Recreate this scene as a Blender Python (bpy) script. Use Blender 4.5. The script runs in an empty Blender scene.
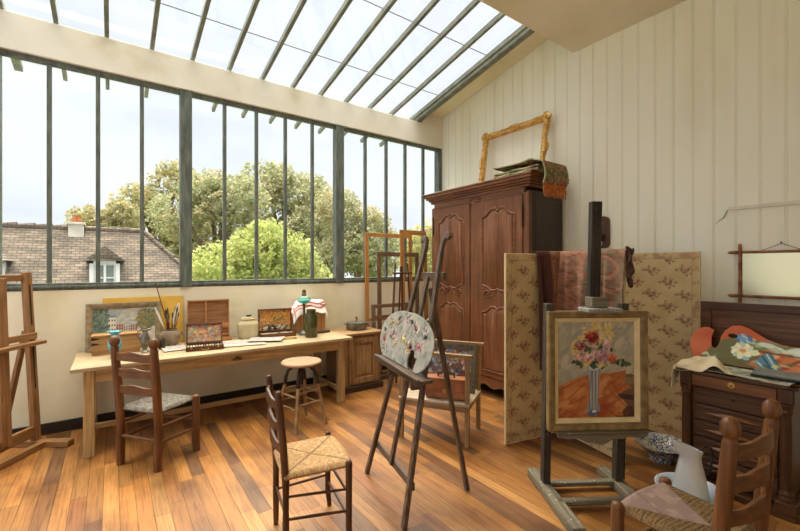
EXPOSURE, SKY, ZEN, SUN, SUNDIR = 1.12, 0.57, 8.2, 2.9, (-0.15, -0.75, -1.0)
import bpy, bmesh, math, random
import numpy as np
from mathutils import Vector, Matrix, Euler
random.seed(7)
SC = bpy.context.scene
COL = SC.collection
PI = math.pi
def lin(c):
    def f(v):
        v /= 255.0
        return v/12.92 if v <= 0.04045 else ((v+0.055)/1.055)**2.4
    return tuple(f(v) for v in c)
# ---------------------------------------------------------------- mesh builder
class MB:
    def __init__(s): s.bm = bmesh.new()
    def _add(s, vs, fs):
        bv = [s.bm.verts.new(v) for v in vs]
        for f in fs:
            try: s.bm.faces.new([bv[i] for i in f])
            except ValueError: pass
        return s
    def box(s, c, d, rot=None, taper=1.0):
        hx, hy, hz = d[0]/2, d[1]/2, d[2]/2
        R = Euler(rot).to_matrix() if rot is not None and not isinstance(rot, Matrix) else (rot or Matrix.Identity(3))
        vs = []
        for z in (-1, 1):
            k = taper if z < 0 else 1.0
            for x, y in ((-1,-1),(1,-1),(1,1),(-1,1)):
                vs.append(Vector(c) + R @ Vector((x*hx*k, y*hy*k, z*hz)))
        return s._add(vs, [(3,2,1,0),(4,5,6,7),(0,1,5,4),(1,2,6,5),(2,3,7,6),(3,0,4,7)])
    def b(s, x0, x1, y0, y1, z0, z1):
        return s.box(((x0+x1)/2,(y0+y1)/2,(z0+z1)/2),(abs(x1-x0),abs(y1-y0),abs(z1-z0)))
    def bar(s, p0, p1, w, t, up=(0,0,1), w1=None, t1=None):
        p0, p1 = Vector(p0), Vector(p1); d = (p1-p0).normalized(); up = Vector(up)
        sd = d.cross(up)
        if sd.length < 1e-4: sd = d.cross(Vector((0,1,0)))
        sd.normalize(); u = sd.cross(d).normalized()
        vs = []
        for p, a, b in ((p0, w, t), (p1, w1 or w, t1 or t)):
            for x, y in ((-1,-1),(1,-1),(1,1),(-1,1)): vs.append(p + sd*(x*a/2) + u*(y*b/2))
        return s._add(vs, [(3,2,1,0),(4,5,6,7),(0,1,5,4),(1,2,6,5),(2,3,7,6),(3,0,4,7)])
    def sweep(s, pts, prof, up=(0,0,1), caps=True, scale=None):
        """sweep closed 2d profile (side, up) along pts"""
        pts = [Vector(p) for p in pts]; n = len(pts); m = len(prof); vs = []; up = Vector(up)
        for i, p in enumerate(pts):
            d = (pts[min(i+1,n-1)] - pts[max(i-1,0)]).normalized()
            sd = d.cross(up)
            if sd.length < 1e-4: sd = d.cross(Vector((0.01,1,0)))
            sd.normalize(); u = sd.cross(d).normalized()
            k = scale[i] if scale else 1.0
            for a, b in prof: vs.append(p + sd*a*k + u*b*k)
        fs = []
        for i in range(n-1):
            for j in range(m):
                j2 = (j+1) % m
                fs.append((i*m+j, i*m+j2, (i+1)*m+j2, (i+1)*m+j))
        if caps: fs += [tuple(range(m-1,-1,-1)), tuple((n-1)*m+j for j in range(m))]
        return s._add(vs, fs)
    def tube(s, pts, r, seg=10, caps=True, up=(0,0,1)):
        rs = r if isinstance(r, (list, tuple)) else [r]*len(pts)
        prof = [(math.cos(2*PI*k/seg), math.sin(2*PI*k/seg)) for k in range(seg)]
        return s.sweep(pts, prof, up, caps, rs)
    def lathe(s, prof, c=(0,0,0), seg=24, M=None, caps=True, sx=1, sy=1, fn=None):
        M = M or Matrix.Identity(3); vs = []; c = Vector(c)
        for r, z in prof:
            for k in range(seg):
                a = 2*PI*k/seg; rr = fn(r, z, a) if fn else r
                vs.append(c + M @ Vector((rr*math.cos(a)*sx, rr*math.sin(a)*sy, z)))
        fs = []; n = len(prof)
        for i in range(n-1):
            for k in range(seg):
                k2 = (k+1) % seg
                fs.append((i*seg+k, i*seg+k2, (i+1)*seg+k2, (i+1)*seg+k))
        if caps: fs += [tuple(range(seg-1,-1,-1)), tuple((n-1)*seg+k for k in range(seg))]
        return s._add(vs, fs)
    def prism(s, poly, t, M=None, taper=0):
        """extrude 2d polygon by t along local z"""
        M = M or Matrix.Identity(4); n = len(poly)
        cx = sum(p[0] for p in poly)/n; cy = sum(p[1] for p in poly)/n
        vs = [M @ Vector((x,y,0)) for x,y in poly] + [M @ Vector((cx+(x-cx)*(1-taper), cy+(y-cy)*(1-taper), t)) for x,y in poly]
        fs = [tuple(range(n-1,-1,-1)), tuple(range(n,2*n))] + [(i,(i+1)%n,n+(i+1)%n,n+i) for i in range(n)]
        return s._add(vs, fs)
    def ell(s, c, r, rot=None, seg=12, rings=8):
        R = Euler(rot).to_matrix() if rot is not None and not isinstance(rot, Matrix) else (rot or Matrix.Identity(3))
        vs = []; c = Vector(c)
        vs.append(c + R @ Vector((0,0,-r[2])))
        for i in range(1, rings):
            a = -PI/2 + PI*i/rings
            for k in range(seg):
                b = 2*PI*k/seg
                vs.append(c + R @ Vector((r[0]*math.cos(a)*math.cos(b), r[1]*math.cos(a)*math.sin(b), r[2]*math.sin(a))))
        vs.append(c + R @ Vector((0,0,r[2]))); fs = []; N = len(vs)-1
        for k in range(seg):
            k2 = (k+1) % seg
            fs.append((0, 1+k2, 1+k)); fs.append((N, N-seg+k, N-seg+k2))
            for i in range(rings-2):
                fs.append((1+i*seg+k, 1+i*seg+k2, 1+(i+1)*seg+k2, 1+(i+1)*seg+k))
        return s._add(vs, fs)
    def grid(s, f, nu, nv, closed_u=False):
        vs = [Vector(f(i/(nu-1), j/(nv-1))) for j in range(nv) for i in range(nu)]
        fs = [(j*nu+i, j*nu+i+1, (j+1)*nu+i+1, (j+1)*nu+i) for j in range(nv-1) for i in range(nu-1)]
        return s._add(vs, fs)
    def build(s, name, mat, parent=None, bevel=0, smooth=35, seg=2, thick=0, recalc=True):
        if recalc: bmesh.ops.recalc_face_normals(s.bm, faces=s.bm.faces)
        me = bpy.data.meshes.new(name); s.bm.to_mesh(me); s.bm.free()
        o = bpy.data.objects.new(name, me); COL.objects.link(o)
        if mat: me.materials.append(mat)
        if parent: o.parent = parent
        if smooth:
            me.shade_smooth(); me.set_sharp_from_angle(angle=math.radians(smooth))
        if thick:
            m = o.modifiers.new('thickness', 'SOLIDIFY'); m.thickness = thick; m.offset = 0
        if bevel:
            m = o.modifiers.new('bevel', 'BEVEL'); m.width = bevel; m.segments = seg; m.limit_method = 'ANGLE'; m.angle_limit = math.radians(40)
        return o
def tag(o, label=None, cat=None, group=None, kind=None):
    if label: o['label'] = label
    if cat: o['category'] = cat
    if group: o['group'] = group
    if kind: o['kind'] = kind
    return o
def thing(name, label, cat, loc=(0,0,0), rz=0, group=None):
    o = bpy.data.objects.new(name, None); COL.objects.link(o); o.empty_display_size = 0.1
    o.location = loc; o.rotation_euler = (0,0,math.radians(rz))
    return tag(o, label, cat, group)
def place(o, loc, rz=0, rot=None):
    o.location = loc; o.rotation_euler = rot if rot else (0,0,math.radians(rz)); return o
def struct(name, mb, mat, parent=None, **k):
    o = mb.build(name, mat, parent, **k)
    if parent is None: o['kind'] = 'structure'
    return o
# ---------------------------------------------------------------- materials
def newmat(name):
    m = bpy.data.materials.new(name); m.use_nodes = True
    nt = m.node_tree; b = nt.nodes['Principled BSDF']; return m, nt, b
def N(nt, t, **k):
    n = nt.nodes.new(t)
    for a, v in k.items(): setattr(n, a, v)
    return n
def ramp(nt, fac, stops):
    r = N(nt, 'ShaderNodeValToRGB'); el = r.color_ramp.elements
    while len(el) < len(stops): el.new(0.5)
    for e, (p, c) in zip(el, stops): e.position = p; e.color = (*lin(c), 1)
    nt.links.new(fac, r.inputs[0]); return r.outputs[0]
def coords(nt, scale, kind='Object'):
    t = N(nt, 'ShaderNodeTexCoord'); mp = N(nt, 'ShaderNodeMapping')
    mp.inputs['Scale'].default_value = scale; nt.links.new(t.outputs[kind], mp.inputs[0]); return mp.outputs[0]
def bump(nt, b, h, strength=0.2, dist=0.005):
    n = N(nt, 'ShaderNodeBump'); n.inputs['Strength'].default_value = strength; n.inputs['Distance'].default_value = dist
    nt.links.new(h, n.inputs['Height']); nt.links.new(n.outputs[0], b.inputs['Normal'])
_cache = {}
def wood(name, dark, mid, light, axis='Z', rough=0.5, gs=1.0, speck=None, speck_t=0.62, bmp=0.12):
    key = (name, axis)
    if key in _cache: return _cache[key]
    m, nt, b = newmat('wood_%s_%s' % (name, axis.lower()))
    long_, cross = 2.4*gs, 62*gs
    sc = {'X':(long_,cross,cross),'Y':(cross,long_,cross),'Z':(cross,cross,long_)}[axis]
    v = coords(nt, sc)
    n1 = N(nt, 'ShaderNodeTexNoise'); n1.inputs['Scale'].default_value = 1; n1.inputs['Detail'].default_value = 6; n1.inputs['Distortion'].default_value = 0.12
    nt.links.new(v, n1.inputs['Vector'])
    col = ramp(nt, n1.outputs['Fac'], [(0.24, dark), (0.5, mid), (0.78, light)])
    n2 = N(nt, 'ShaderNodeTexNoise'); n2.inputs['Scale'].default_value = 5; n2.inputs['Detail'].default_value = 3
    nt.links.new(coords(nt, (1,1,1)), n2.inputs['Vector'])
    mx = N(nt, 'ShaderNodeMix', data_type='RGBA', blend_type='MULTIPLY'); mx.inputs[0].default_value = 0.35
    nt.links.new(col, mx.inputs[6]); nt.links.new(ramp(nt, n2.outputs['Fac'], [(0.3,(160,160,160)),(0.7,(255,255,255))]), mx.inputs[7])
    out = mx.outputs[2]
    if speck:
        n3 = N(nt, 'ShaderNodeTexNoise'); n3.inputs['Scale'].default_value = 60; n3.inputs['Detail'].default_value = 4
        nt.links.new(coords(nt, (1,1,1)), n3.inputs['Vector'])
        st = N(nt, 'ShaderNodeMapRange'); st.inputs[1].default_value = speck_t; st.inputs[2].default_value = speck_t+0.05
        nt.links.new(n3.outputs['Fac'], st.inputs[0])
        m2 = N(nt, 'ShaderNodeMix', data_type='RGBA'); nt.links.new(st.outputs[0], m2.inputs[0]); nt.links.new(out, m2.inputs[6])
        m2.inputs[7].default_value = (*lin(speck), 1); out = m2.outputs[2]
    nt.links.new(out, b.inputs['Base Color']); b.inputs['Roughness'].default_value = rough
    b.inputs['Specular IOR Level'].default_value = 0.35
    bump(nt, b, n1.outputs['Fac'], bmp, 0.004)
    _cache[key] = m; return m
def mottled(name, stops, scale=6, rough=0.7, detail=5, metal=0, bmp=0.1, spec=0.3, sc3=(1,1,1), dist=0.004):
    if name in _cache: return _cache[name]
    m, nt, b = newmat(name)
    n = N(nt, 'ShaderNodeTexNoise'); n.inputs['Scale'].default_value = scale; n.inputs['Detail'].default_value = detail
    nt.links.new(coords(nt, sc3), n.inputs['Vector'])
    nt.links.new(ramp(nt, n.outputs['Fac'], stops), b.inputs['Base Color'])
    b.inputs['Roughness'].default_value = rough; b.inputs['Metallic'].default_value = metal; b.inputs['Specular IOR Level'].default_value = spec
    if bmp: bump(nt, b, n.outputs['Fac'], bmp, dist)
    _cache[name] = m; return m
def plain(name, c, rough=0.6, metal=0, v=10, **k):
    return mottled(name, [(0.3, tuple(max(0,x-v) for x in c)), (0.7, tuple(min(255,x+v) for x in c))], rough=rough, metal=metal, **k)
def vcol(name, rough=0.7, bmp=0.15, bs=140, spec=0.25):
    """material reading the mesh's own pattern colours"""
    if name in _cache: return _cache[name]
    m, nt, b = newmat(name)
    a = N(nt, 'ShaderNodeAttribute'); a.attribute_name = 'Col'
    nt.links.new(a.outputs['Color'], b.inputs['Base Color']); b.inputs['Roughness'].default_value = rough
    b.inputs['Specular IOR Level'].default_value = spec
    n = N(nt, 'ShaderNodeTexNoise'); n.inputs['Scale'].default_value = bs; n.inputs['Detail'].default_value = 3
    nt.links.new(coords(nt, (1,1,1)), n.inputs['Vector'])
    if bmp: bump(nt, b, n.outputs['Fac'], bmp, 0.003)
    _cache[name] = m; return m
def glassy(name, tint, tr=0.9, rough=0.05, gloss=0.08):
    m, nt, b = newmat(name); nt.nodes.remove(b); out = nt.nodes['Material Output']
    t = N(nt, 'ShaderNodeBsdfTransparent'); t.inputs[0].default_value = (*tint, 1)
    g = N(nt, 'ShaderNodeBsdfGlossy'); g.inputs['Roughness'].default_value = rough
    lw = N(nt, 'ShaderNodeLayerWeight'); lw.inputs[0].default_value = 0.12
    mr = N(nt, 'ShaderNodeMapRange'); mr.inputs[3].default_value = gloss*.2; mr.inputs[4].default_value = gloss*4
    nt.links.new(lw.outputs['Facing'], mr.inputs[0])
    mx = N(nt, 'ShaderNodeMixShader'); nt.links.new(mr.outputs[0], mx.inputs[0])
    nt.links.new(t.outputs[0], mx.inputs[1]); nt.links.new(g.outputs[0], mx.inputs[2]); nt.links.new(mx.outputs[0], out.inputs[0])
    return m
# ---------------------------------------------------------------- pattern images (numpy) for painted things and textiles
def vnoise(x, y, seed=0):
    rs = np.random.RandomState(seed); T = rs.rand(256, 256)
    xi = np.floor(x).astype(int); yi = np.floor(y).astype(int); fx = x-xi; fy = y-yi
    fx = fx*fx*(3-2*fx); fy = fy*fy*(3-2*fy)
    g = lambda a, b: T[a % 256, b % 256]
    return (g(xi,yi)*(1-fx)+g(xi+1,yi)*fx)*(1-fy) + (g(xi,yi+1)*(1-fx)+g(xi+1,yi+1)*fx)*fy
def fbm(x, y, seed=0, o=4):
    r = 0; a = 0.5; s = 0
    for k in range(o): r = r + a*vnoise(x*2**k, y*2**k, seed+k); s += a; a *= 0.5
    return r/s
class Img:
    """colour field over a w x h metre sheet; u right, v up, both in metres"""
    def __init__(s, w, h, nx, ny, base):
        s.w, s.h, s.nx, s.ny = w, h, nx, ny
        s.u, s.v = np.meshgrid(np.linspace(0,w,nx), np.linspace(0,h,ny))
        s.c = np.zeros((ny,nx,3)); s.c[:] = base
    def mix(s, mask, col):
        mask = np.clip(mask,0,1)[...,None]; s.c = s.c*(1-mask) + np.array(col, float)*mask; return s
    def mottle(s, cols, freq, seed=1, amt=1.0):
        n = fbm(s.u*freq, s.v*freq, seed); n = (n-n.min())/(n.max()-n.min()+1e-9)*(len(cols)-1)
        i = np.clip(n.astype(int),0,len(cols)-2); f = (n-i)[...,None]; A = np.array(cols,float)
        s.c = s.c*(1-amt) + amt*(A[i]*(1-f)+A[i+1]*f); return s
    def warp(s, amt, freq, seed):
        return s.u+(fbm(s.u*freq,s.v*freq,seed)-.5)*amt, s.v+(fbm(s.u*freq,s.v*freq,seed+9)-.5)*amt
    def ell(s, cx, cy, rx, ry, col, rot=0, rag=0.3, freq=60, soft=0.15, seed=1, al=1):
        n = (fbm(s.u*freq, s.v*freq, seed)-.5)*2*rag
        dx, dy = s.u-cx, s.v-cy; c, q = math.cos(rot), math.sin(rot)
        d = np.sqrt(((dx*c+dy*q)/rx)**2 + ((-dx*q+dy*c)/ry)**2) + n
        return s.mix(np.clip((1-d)/soft,0,1)*al, col)
    def poly(s, pts, col, rag=0.0, freq=60, seed=1, al=1):
        U, V = s.u, s.v
        if rag: U, V = s.warp(rag, freq, seed)
        ins = np.zeros(U.shape, bool); n = len(pts)
        for i in range(n):
            (x0,y0),(x1,y1) = pts[i], pts[(i+1)%n]
            if y0 == y1: continue
            cnd = ((y0 > V) != (y1 > V)) & (U < (x1-x0)*(V-y0)/(y1-y0)+x0); ins ^= cnd
        return s.mix(ins.astype(float)*al, col)
    def line(s, p, q, wd, col, al=1):
        ax, ay = p; bx, by = q; L = (bx-ax)**2+(by-ay)**2+1e-12
        t = np.clip(((s.u-ax)*(bx-ax)+(s.v-ay)*(by-ay))/L,0,1)
        d = np.hypot(s.u-ax-t*(bx-ax), s.v-ay-t*(by-ay)); return s.mix(np.clip((wd-d)/(wd*.5),0,1)*al, col)
    def dabs(s, n, box, r, cols, seed=1, el=2.0, rag=.3, rot=None):
        rg = random.Random(seed)
        for k in range(n):
            x = rg.uniform(box[0],box[1]); y = rg.uniform(box[2],box[3]); q = r*rg.uniform(.5,1.4)
            i0,i1 = np.searchsorted(s.u[0],[x-q*el*1.6,x+q*el*1.6]); j0,j1 = np.searchsorted(s.v[:,0],[y-q*el*1.6,y+q*el*1.6])
            if i1-i0 < 1 or j1-j0 < 1: continue
            U = s.u[j0:j1,i0:i1]-x; V = s.v[j0:j1,i0:i1]-y; a = rg.uniform(0,PI) if rot is None else rot+rg.uniform(-.4,.4)
            d = np.sqrt(((U*math.cos(a)+V*math.sin(a))/(q*el))**2+((-U*math.sin(a)+V*math.cos(a))/q)**2)
            m = np.clip((1-d)/.35,0,1)[...,None]*rg.uniform(.6,1)
            s.c[j0:j1,i0:i1] = s.c[j0:j1,i0:i1]*(1-m)+np.array(rg.choice(cols),float)*m
        return s
    def lin(s):
        v = np.clip(s.c,0,255)/255.0
        return np.where(v<=0.04045, v/12.92, ((v+0.055)/1.055)**2.4)
def setcol(me, rgb):
    a = me.attributes.new('Col','FLOAT_COLOR','POINT'); n = len(me.vertices)
    arr = np.ones((n,4),np.float32); arr[:,:3] = rgb.reshape(-1,3)[:n]; a.data.foreach_set('color', arr.ravel())
def sheet(name, img, mat, parent, f=None, mask=None, thick=0.0, smooth=True):
    """mesh grid coloured by img; f(u,v)->xyz (arrays) maps the sheet into place; mask drops faces outside"""
    U, V = img.u, img.v; ny, nx = U.shape
    X, Y, Z = f(U, V) if f else (U, V*0, V)
    co = np.stack([np.broadcast_to(X,U.shape), np.broadcast_to(Y,U.shape), np.broadcast_to(Z,U.shape)],-1).reshape(-1,3).astype(np.float32)
    j, i = np.meshgrid(np.arange(ny-1), np.arange(nx-1), indexing='ij')
    q = np.stack([j*nx+i, j*nx+i+1, (j+1)*nx+i+1, (j+1)*nx+i],-1).reshape(-1,4)
    if mask is not None:
        mk = mask.reshape(-1); keep = mk[q].all(1); q = q[keep]
        used = np.unique(q); remap = -np.ones(len(co),int); remap[used] = np.arange(len(used)); q = remap[q]; co = co[used]
        rgb = img.lin().reshape(-1,3)[used]
    else: rgb = img.lin().reshape(-1,3)
    me = bpy.data.meshes.new(name); me.vertices.add(len(co)); me.vertices.foreach_set('co', co.ravel())
    me.loops.add(q.size); me.loops.foreach_set('vertex_index', q.ravel().astype(np.int32))
    me.polygons.add(len(q)); me.polygons.foreach_set('loop_start', np.arange(0,q.size,4,dtype=np.int32))
    me.update(calc_edges=True); setcol(me, rgb); me.materials.append(mat)
    if smooth: me.shade_smooth()
    o = bpy.data.objects.new(name, me); COL.objects.link(o)
    if parent: o.parent = parent
    if thick:
        m = o.modifiers.new('thickness','SOLIDIFY'); m.thickness = thick; m.offset = 0
    return o
# ================================================================ camera, sky, sun
cam = bpy.data.cameras.new('camera'); co = bpy.data.objects.new('camera', cam); COL.objects.link(co)
cam.sensor_width = 36; cam.lens = 18; cam.clip_end = 300; cam.shift_y = 0.0019
co.location = (0,0,1.55); co.rotation_euler = (PI/2, 0, -math.radians(35.75)); SC.camera = co
SC.view_settings.view_transform = 'Standard'; SC.view_settings.look = 'None'; SC.view_settings.exposure = EXPOSURE; SC.view_settings.gamma = 1
w = bpy.data.worlds.new('sky'); SC.world = w; w.use_nodes = True; nt = w.node_tree; bg = nt.nodes['Background']
n = N(nt,'ShaderNodeTexNoise'); n.inputs['Scale'].default_value = 3.2; n.inputs['Detail'].default_value = 6
nt.links.new(coords(nt,(1,1,2.6),'Generated'), n.inputs['Vector'])
sky_c = ramp(nt, n.outputs['Fac'], [(0.3,(222,227,236)),(0.5,(236,239,247)),(0.7,(240,242,248))]); 
gz = N(nt,'ShaderNodeNewGeometry'); gs = N(nt,'ShaderNodeSeparateXYZ'); nt.links.new(gz.outputs['Incoming'], gs.inputs[0])
gm = N(nt,'ShaderNodeMapRange', interpolation_type='SMOOTHSTEP')   # overcast sky, brighter towards the zenith
gm.inputs[1].default_value = -0.66; gm.inputs[2].default_value = -0.98; gm.inputs[3].default_value = SKY; gm.inputs[4].default_value = SKY*ZEN
nt.links.new(gs.outputs[2], gm.inputs[0]); nt.links.new(gm.outputs[0], bg.inputs[1])
g2 = N(nt,'ShaderNodeMapRange'); g2.inputs[1].default_value = -0.66; g2.inputs[2].default_value = -0.9; nt.links.new(gs.outputs[2], g2.inputs[0])
gx = N(nt,'ShaderNodeMix',data_type='RGBA'); nt.links.new(g2.outputs[0],gx.inputs[0]); nt.links.new(sky_c,gx.inputs[6]); gx.inputs[7].default_value = (*lin((255,247,231)),1)
nt.links.new(gx.outputs[2], bg.inputs[0])
sd = bpy.data.lights.new('sun','SUN'); sd.energy = SUN; sd.angle = math.radians(55); sd.color = (1,0.93,0.80)
so = bpy.data.objects.new('sun', sd); COL.objects.link(so); so.rotation_euler = Vector(SUNDIR).to_track_quat('-Z','Y').to_euler()
# ================================================================ shared materials
M_PLASTER = mottled('cream_plaster', [(0.25,(216,204,170)),(0.5,(233,226,200)),(0.75,(240,234,214))], scale=1.6, rough=0.9, bmp=0.06)
M_BEAM = mottled('stained_cream_beam', [(0.25,(206,194,158)),(0.42,(228,223,204)),(0.75,(237,235,224))], scale=1.9, rough=0.85, bmp=0.06)
M_BOARD = mottled('painted_boards', [(0.22,(232,227,203)),(0.5,(243,241,224)),(0.75,(247,245,232))], scale=1.1, rough=0.6, bmp=0.04, sc3=(1,2.2,0.5))
M_CEIL = mottled('ceiling_paint', [(0.25,(216,207,180)),(0.7,(233,227,208))], scale=1.2, rough=0.9, bmp=0.03)
M_STEEL = mottled('grey_green_steel', [(0.25,(72,79,74)),(0.5,(96,103,95)),(0.75,(120,126,116))], scale=9, rough=0.5, bmp=0.08, sc3=(3,3,.6))
M_BAR = mottled('grey_glazing_bars', [(0.25,(96,100,90)),(0.7,(134,138,126))], scale=9, rough=0.5, bmp=0.05)
M_SKIRT = wood('dark_skirting',(32,25,22),(46,37,32),(62,50,42),'X',0.45)
M_GLASS = glassy('window_glass',(0.97,0.985,0.98))
# ================================================================ floor: oak strips along Y, colours of single strips
fm, fnt, fb = newmat('oak_strip_floor')
fa = N(fnt,'ShaderNodeAttribute'); fa.attribute_name = 'Col'
fn = N(fnt,'ShaderNodeTexNoise'); fn.inputs['Scale'].default_value = 1; fn.inputs['Detail'].default_value = 7; fn.inputs['Distortion'].default_value = .6
fnt.links.new(coords(fnt,(60,3.0,1)), fn.inputs['Vector'])
fr_ = ramp(fnt, fn.outputs['Fac'], [(0.25,(168,152,138)),(0.48,(232,226,220)),(0.75,(255,255,255))])
fx = N(fnt,'ShaderNodeMix',data_type='RGBA',blend_type='MULTIPLY'); fx.inputs[0].default_value = 0.85
fnt.links.new(fa.outputs['Color'], fx.inputs[6]); fnt.links.new(fr_, fx.inputs[7])
fn2 = N(fnt,'ShaderNodeTexNoise'); fn2.inputs['Scale'].default_value = 2.4; fn2.inputs['Detail'].default_value = 6
fnt.links.new(coords(fnt,(1.6,.8,1)), fn2.inputs['Vector'])
fx2 = N(fnt,'ShaderNodeMix',data_type='RGBA',blend_type='MULTIPLY'); fx2.inputs[0].default_value = 0.6
fnt.links.new(fx.outputs[2], fx2.inputs[6]); fnt.links.new(ramp(fnt, fn2.outputs['Fac'],[(0.33,(150,134,124)),(0.55,(255,255,255))]), fx2.inputs[7])
fnt.links.new(fx2.outputs[2], fb.inputs['Base Color'])
rg = N(fnt,'ShaderNodeMapRange'); rg.inputs[3].default_value = 0.34; rg.inputs[4].default_value = 0.56
fnt.links.new(fn2.outputs['Fac'], rg.inputs[0]); fnt.links.new(rg.outputs[0], fb.inputs['Roughness']); fb.inputs['Specular IOR Level'].default_value = 0.4
bump(fnt, fb, fn.outputs['Fac'], 0.1, 0.003)
XL, XR, YB, YW = -2.6, 4.37, -1.4, 4.92
r = random.Random(11); vs = []; fs = []; cs = []
vs += [(XL,YB,-0.004),(XR,YB,-0.004),(XR,5.1,-0.004),(XL,5.1,-0.004)]; fs.append((0,1,2,3)); cs += [lin((40,24,14))]*4
pal = [(194,136,72),(186,126,64),(200,142,78),(176,116,60),(162,104,56),(198,144,82),(150,98,58),(136,92,58),(192,132,66),(174,118,64),(200,142,74),(146,104,66),(188,130,68),(180,122,62)]
x = XL; PW = 0.088
while x < XR:
    y = YB - r.uniform(0,1.2)
    while y < YW:
        L = r.uniform(0.55,1.45); y0, y1 = max(y,YB), min(y+L,YW+.1)
        if y1 > y0+0.02:
            i = len(vs); g = 0.0011
            vs += [(x+g,y0+g,0),(min(x+PW,XR)-g,y0+g,0),(min(x+PW,XR)-g,y1-g,0),(x+g,y1-g,0)]; fs.append((i,i+1,i+2,i+3))
            c = r.choice(pal); k = r.uniform(0.84,1.0); cs += [lin(tuple(min(255,q*k) for q in c))]*4
        y += L
    x += PW
me = bpy.data.meshes.new('floor'); me.from_pydata(vs,[],fs); setcol(me, np.array(cs)); me.materials.append(fm)
o = bpy.data.objects.new('floor', me); COL.objects.link(o); o['kind'] = 'structure'
# ================================================================ window wall
mb = MB().b(XL,XR,YW,5.12,-0.02,1.33); struct('wall_window', mb, M_PLASTER)
struct('baseboard_window', MB().b(XL,XR,YW-0.018,YW+.005,0,0.105), M_SKIRT, bevel=.003)
mb = MB().b(XL,XR,YW-0.03,4.97,3.48,3.815); mb.b(3.96,XR,YW-.03,4.97,3.815,3.99)
struct('trim_1', mb, M_BEAM, bevel=.006)
def window(name, x0, x1, munt):
    o = struct(name, MB().b(x0,x1,YW,YW+.06,1.33,1.40).b(x0,x1,YW+.0,YW+.06,3.435,3.48).b(x0,x1,YW-.012,YW+.02,1.352,1.375), M_STEEL, bevel=.004)
    for m in munt: MB().b(m-.018,m+.018,YW+.004,YW+.05,1.395,3.44).build('muntin', M_STEEL, o, bevel=.004)
    MB().b(x0,x1,YW+.03,YW+.034,1.395,3.44).build('pane', M_GLASS, o)
window('window_1', -2.55,-.92, [-1.9,-1.57,-1.24])
window('window_2', -.80,.60, [-.475,-.112,.252])
window('window_3', .715,2.465, [1.057,1.418,1.775,2.137])
window('window_4', 2.585,4.30, [2.944,3.305,3.655,4.01])
for i,(a,b_) in enumerate(((-.92,-.80),(.60,.715),(2.465,2.585),(4.30,4.37))):
    struct('trim_%d' % (i+2), MB().b(a,b_,YW-.02,YW+.09,1.33,3.48), M_STEEL, bevel=.005)
# ================================================================ skylight and roof
zr = lambda y: 3.83 + 0.2*(4.92-y)
sk = None
def slope_bar(x, wd, dp, y0=2.3, y1=5.86): 
    return MB().bar((x,y0,zr(y0)+dp/2),(x,y1,zr(y1)+dp/2),wd,dp)
sk = struct('window_5', slope_bar(3.90,.085,.13,2.3,5.1), M_BAR, bevel=.004)
for k in range(-5,11): slope_bar(-.042+.3835*k, .038 if k != -2 else .07, .06).build('glazing_bar', M_BAR, sk, bevel=.003)
mb = MB(); mb.bar((.6,2.3,zr(2.3)+.064),(.6,5.78,zr(5.78)+.064),6.6,.005); mb.build('pane', M_GLASS, sk)
for y in (3.42,4.33,5.70):
    MB().bar((-2.5,y,zr(y)+.062),(3.88,y,zr(y)+.062),.008,.006).build('glass_joint', M_BAR, sk)
mb = MB(); y0,y1 = 2.3,5.1
mb.bar((4.16,y0,zr(y0)+.16),(4.16,y1,zr(y1)+.16),.46,.04); struct('trim_6', mb, M_PLASTER)
mb = MB().b(XL,XR,YB,2.61,4.05,4.13).b(XL,XR,2.53,2.61,4.13,4.42); struct('ceiling', mb, M_CEIL)
# ================================================================ right wall of tongued boards
mb = MB(); y = YW+.02; S = 0.158
prof = [(0,.0),(.003,.006),(.007,.006),(.0095,.0),(.013,.0),(.0155,.006),(.0195,.006),(.0225,0)]
ys = []
yy = YW-.012
while yy > YB:
    for a,d in prof: ys.append((yy-a, d))
    yy -= S
ys = [(YW+.1,0)] + ys + [(YB,0)]
vs = []; fs = []
for (yv,d) in ys:
    zt = (zr(yv)+.16) if yv > 2.6 else 4.09
    vs += [(XR+d,yv,-.02),(XR+d,yv,zt)]
for i in range(len(ys)-1): fs.append((2*i,2*i+1,2*i+3,2*i+2))
mb._add(vs,fs); b0 = len(ys)*2
o = struct('wall_right', mb, M_BOARD, smooth=0, recalc=False)
md = o.modifiers.new('thickness','SOLIDIFY'); md.thickness = .08; md.offset = 1
M_WHITE = plain('white_paint',(226,220,204),.5,v=6,bmp=.02)
struct('baseboard_right', MB().b(XR-.02,XR+.004,YB,YW-.02,0,.22).b(XR-.028,XR,YB,YW-.02,0,.03), M_WHITE, bevel=.004)
struct('wall_back', MB().b(XL-.1,XR+.1,YB-.12,YB,-.02,4.13), M_PLASTER)  # unseen wall behind the camera, added to darken the foreground
# ================================================================ outside: ground, house, trees
M_GRASS = mottled('lawn',[(0.3,(96,112,62)),(0.7,(140,150,90))],scale=.6,rough=.95,bmp=0)
struct('ground', MB().b(-60,80,7,120,-6.2,-6.0), M_GRASS)
tm, tnt, tb = newmat('old_roof_tiles')
tx = N(tnt,'ShaderNodeTexBrick'); tx.inputs['Scale'].default_value = 1
for k,v in (('Color1',(158,144,130)),('Color2',(132,122,112)),('Mortar',(96,88,80))): tx.inputs[k].default_value = (*lin(v),1)
tx.inputs['Mortar Size'].default_value = .012; tx.inputs['Brick Width'].default_value = .22; tx.inputs['Row Height'].default_value = .085; tx.inputs['Mortar Smooth'].default_value=.3
tmap = N(tnt,'ShaderNodeMapping'); tcn = N(tnt,'ShaderNodeTexCoord'); tmap.inputs['Rotation'].default_value = (PI/2,0,0)
tnt.links.new(tcn.outputs['Object'],tmap.inputs[0]); tnt.links.new(tmap.outputs[0],tx.inputs['Vector'])
tno = N(tnt,'ShaderNodeTexNoise'); tno.inputs['Scale'].default_value = 2.2; tno.inputs['Detail'].default_value = 8
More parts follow.
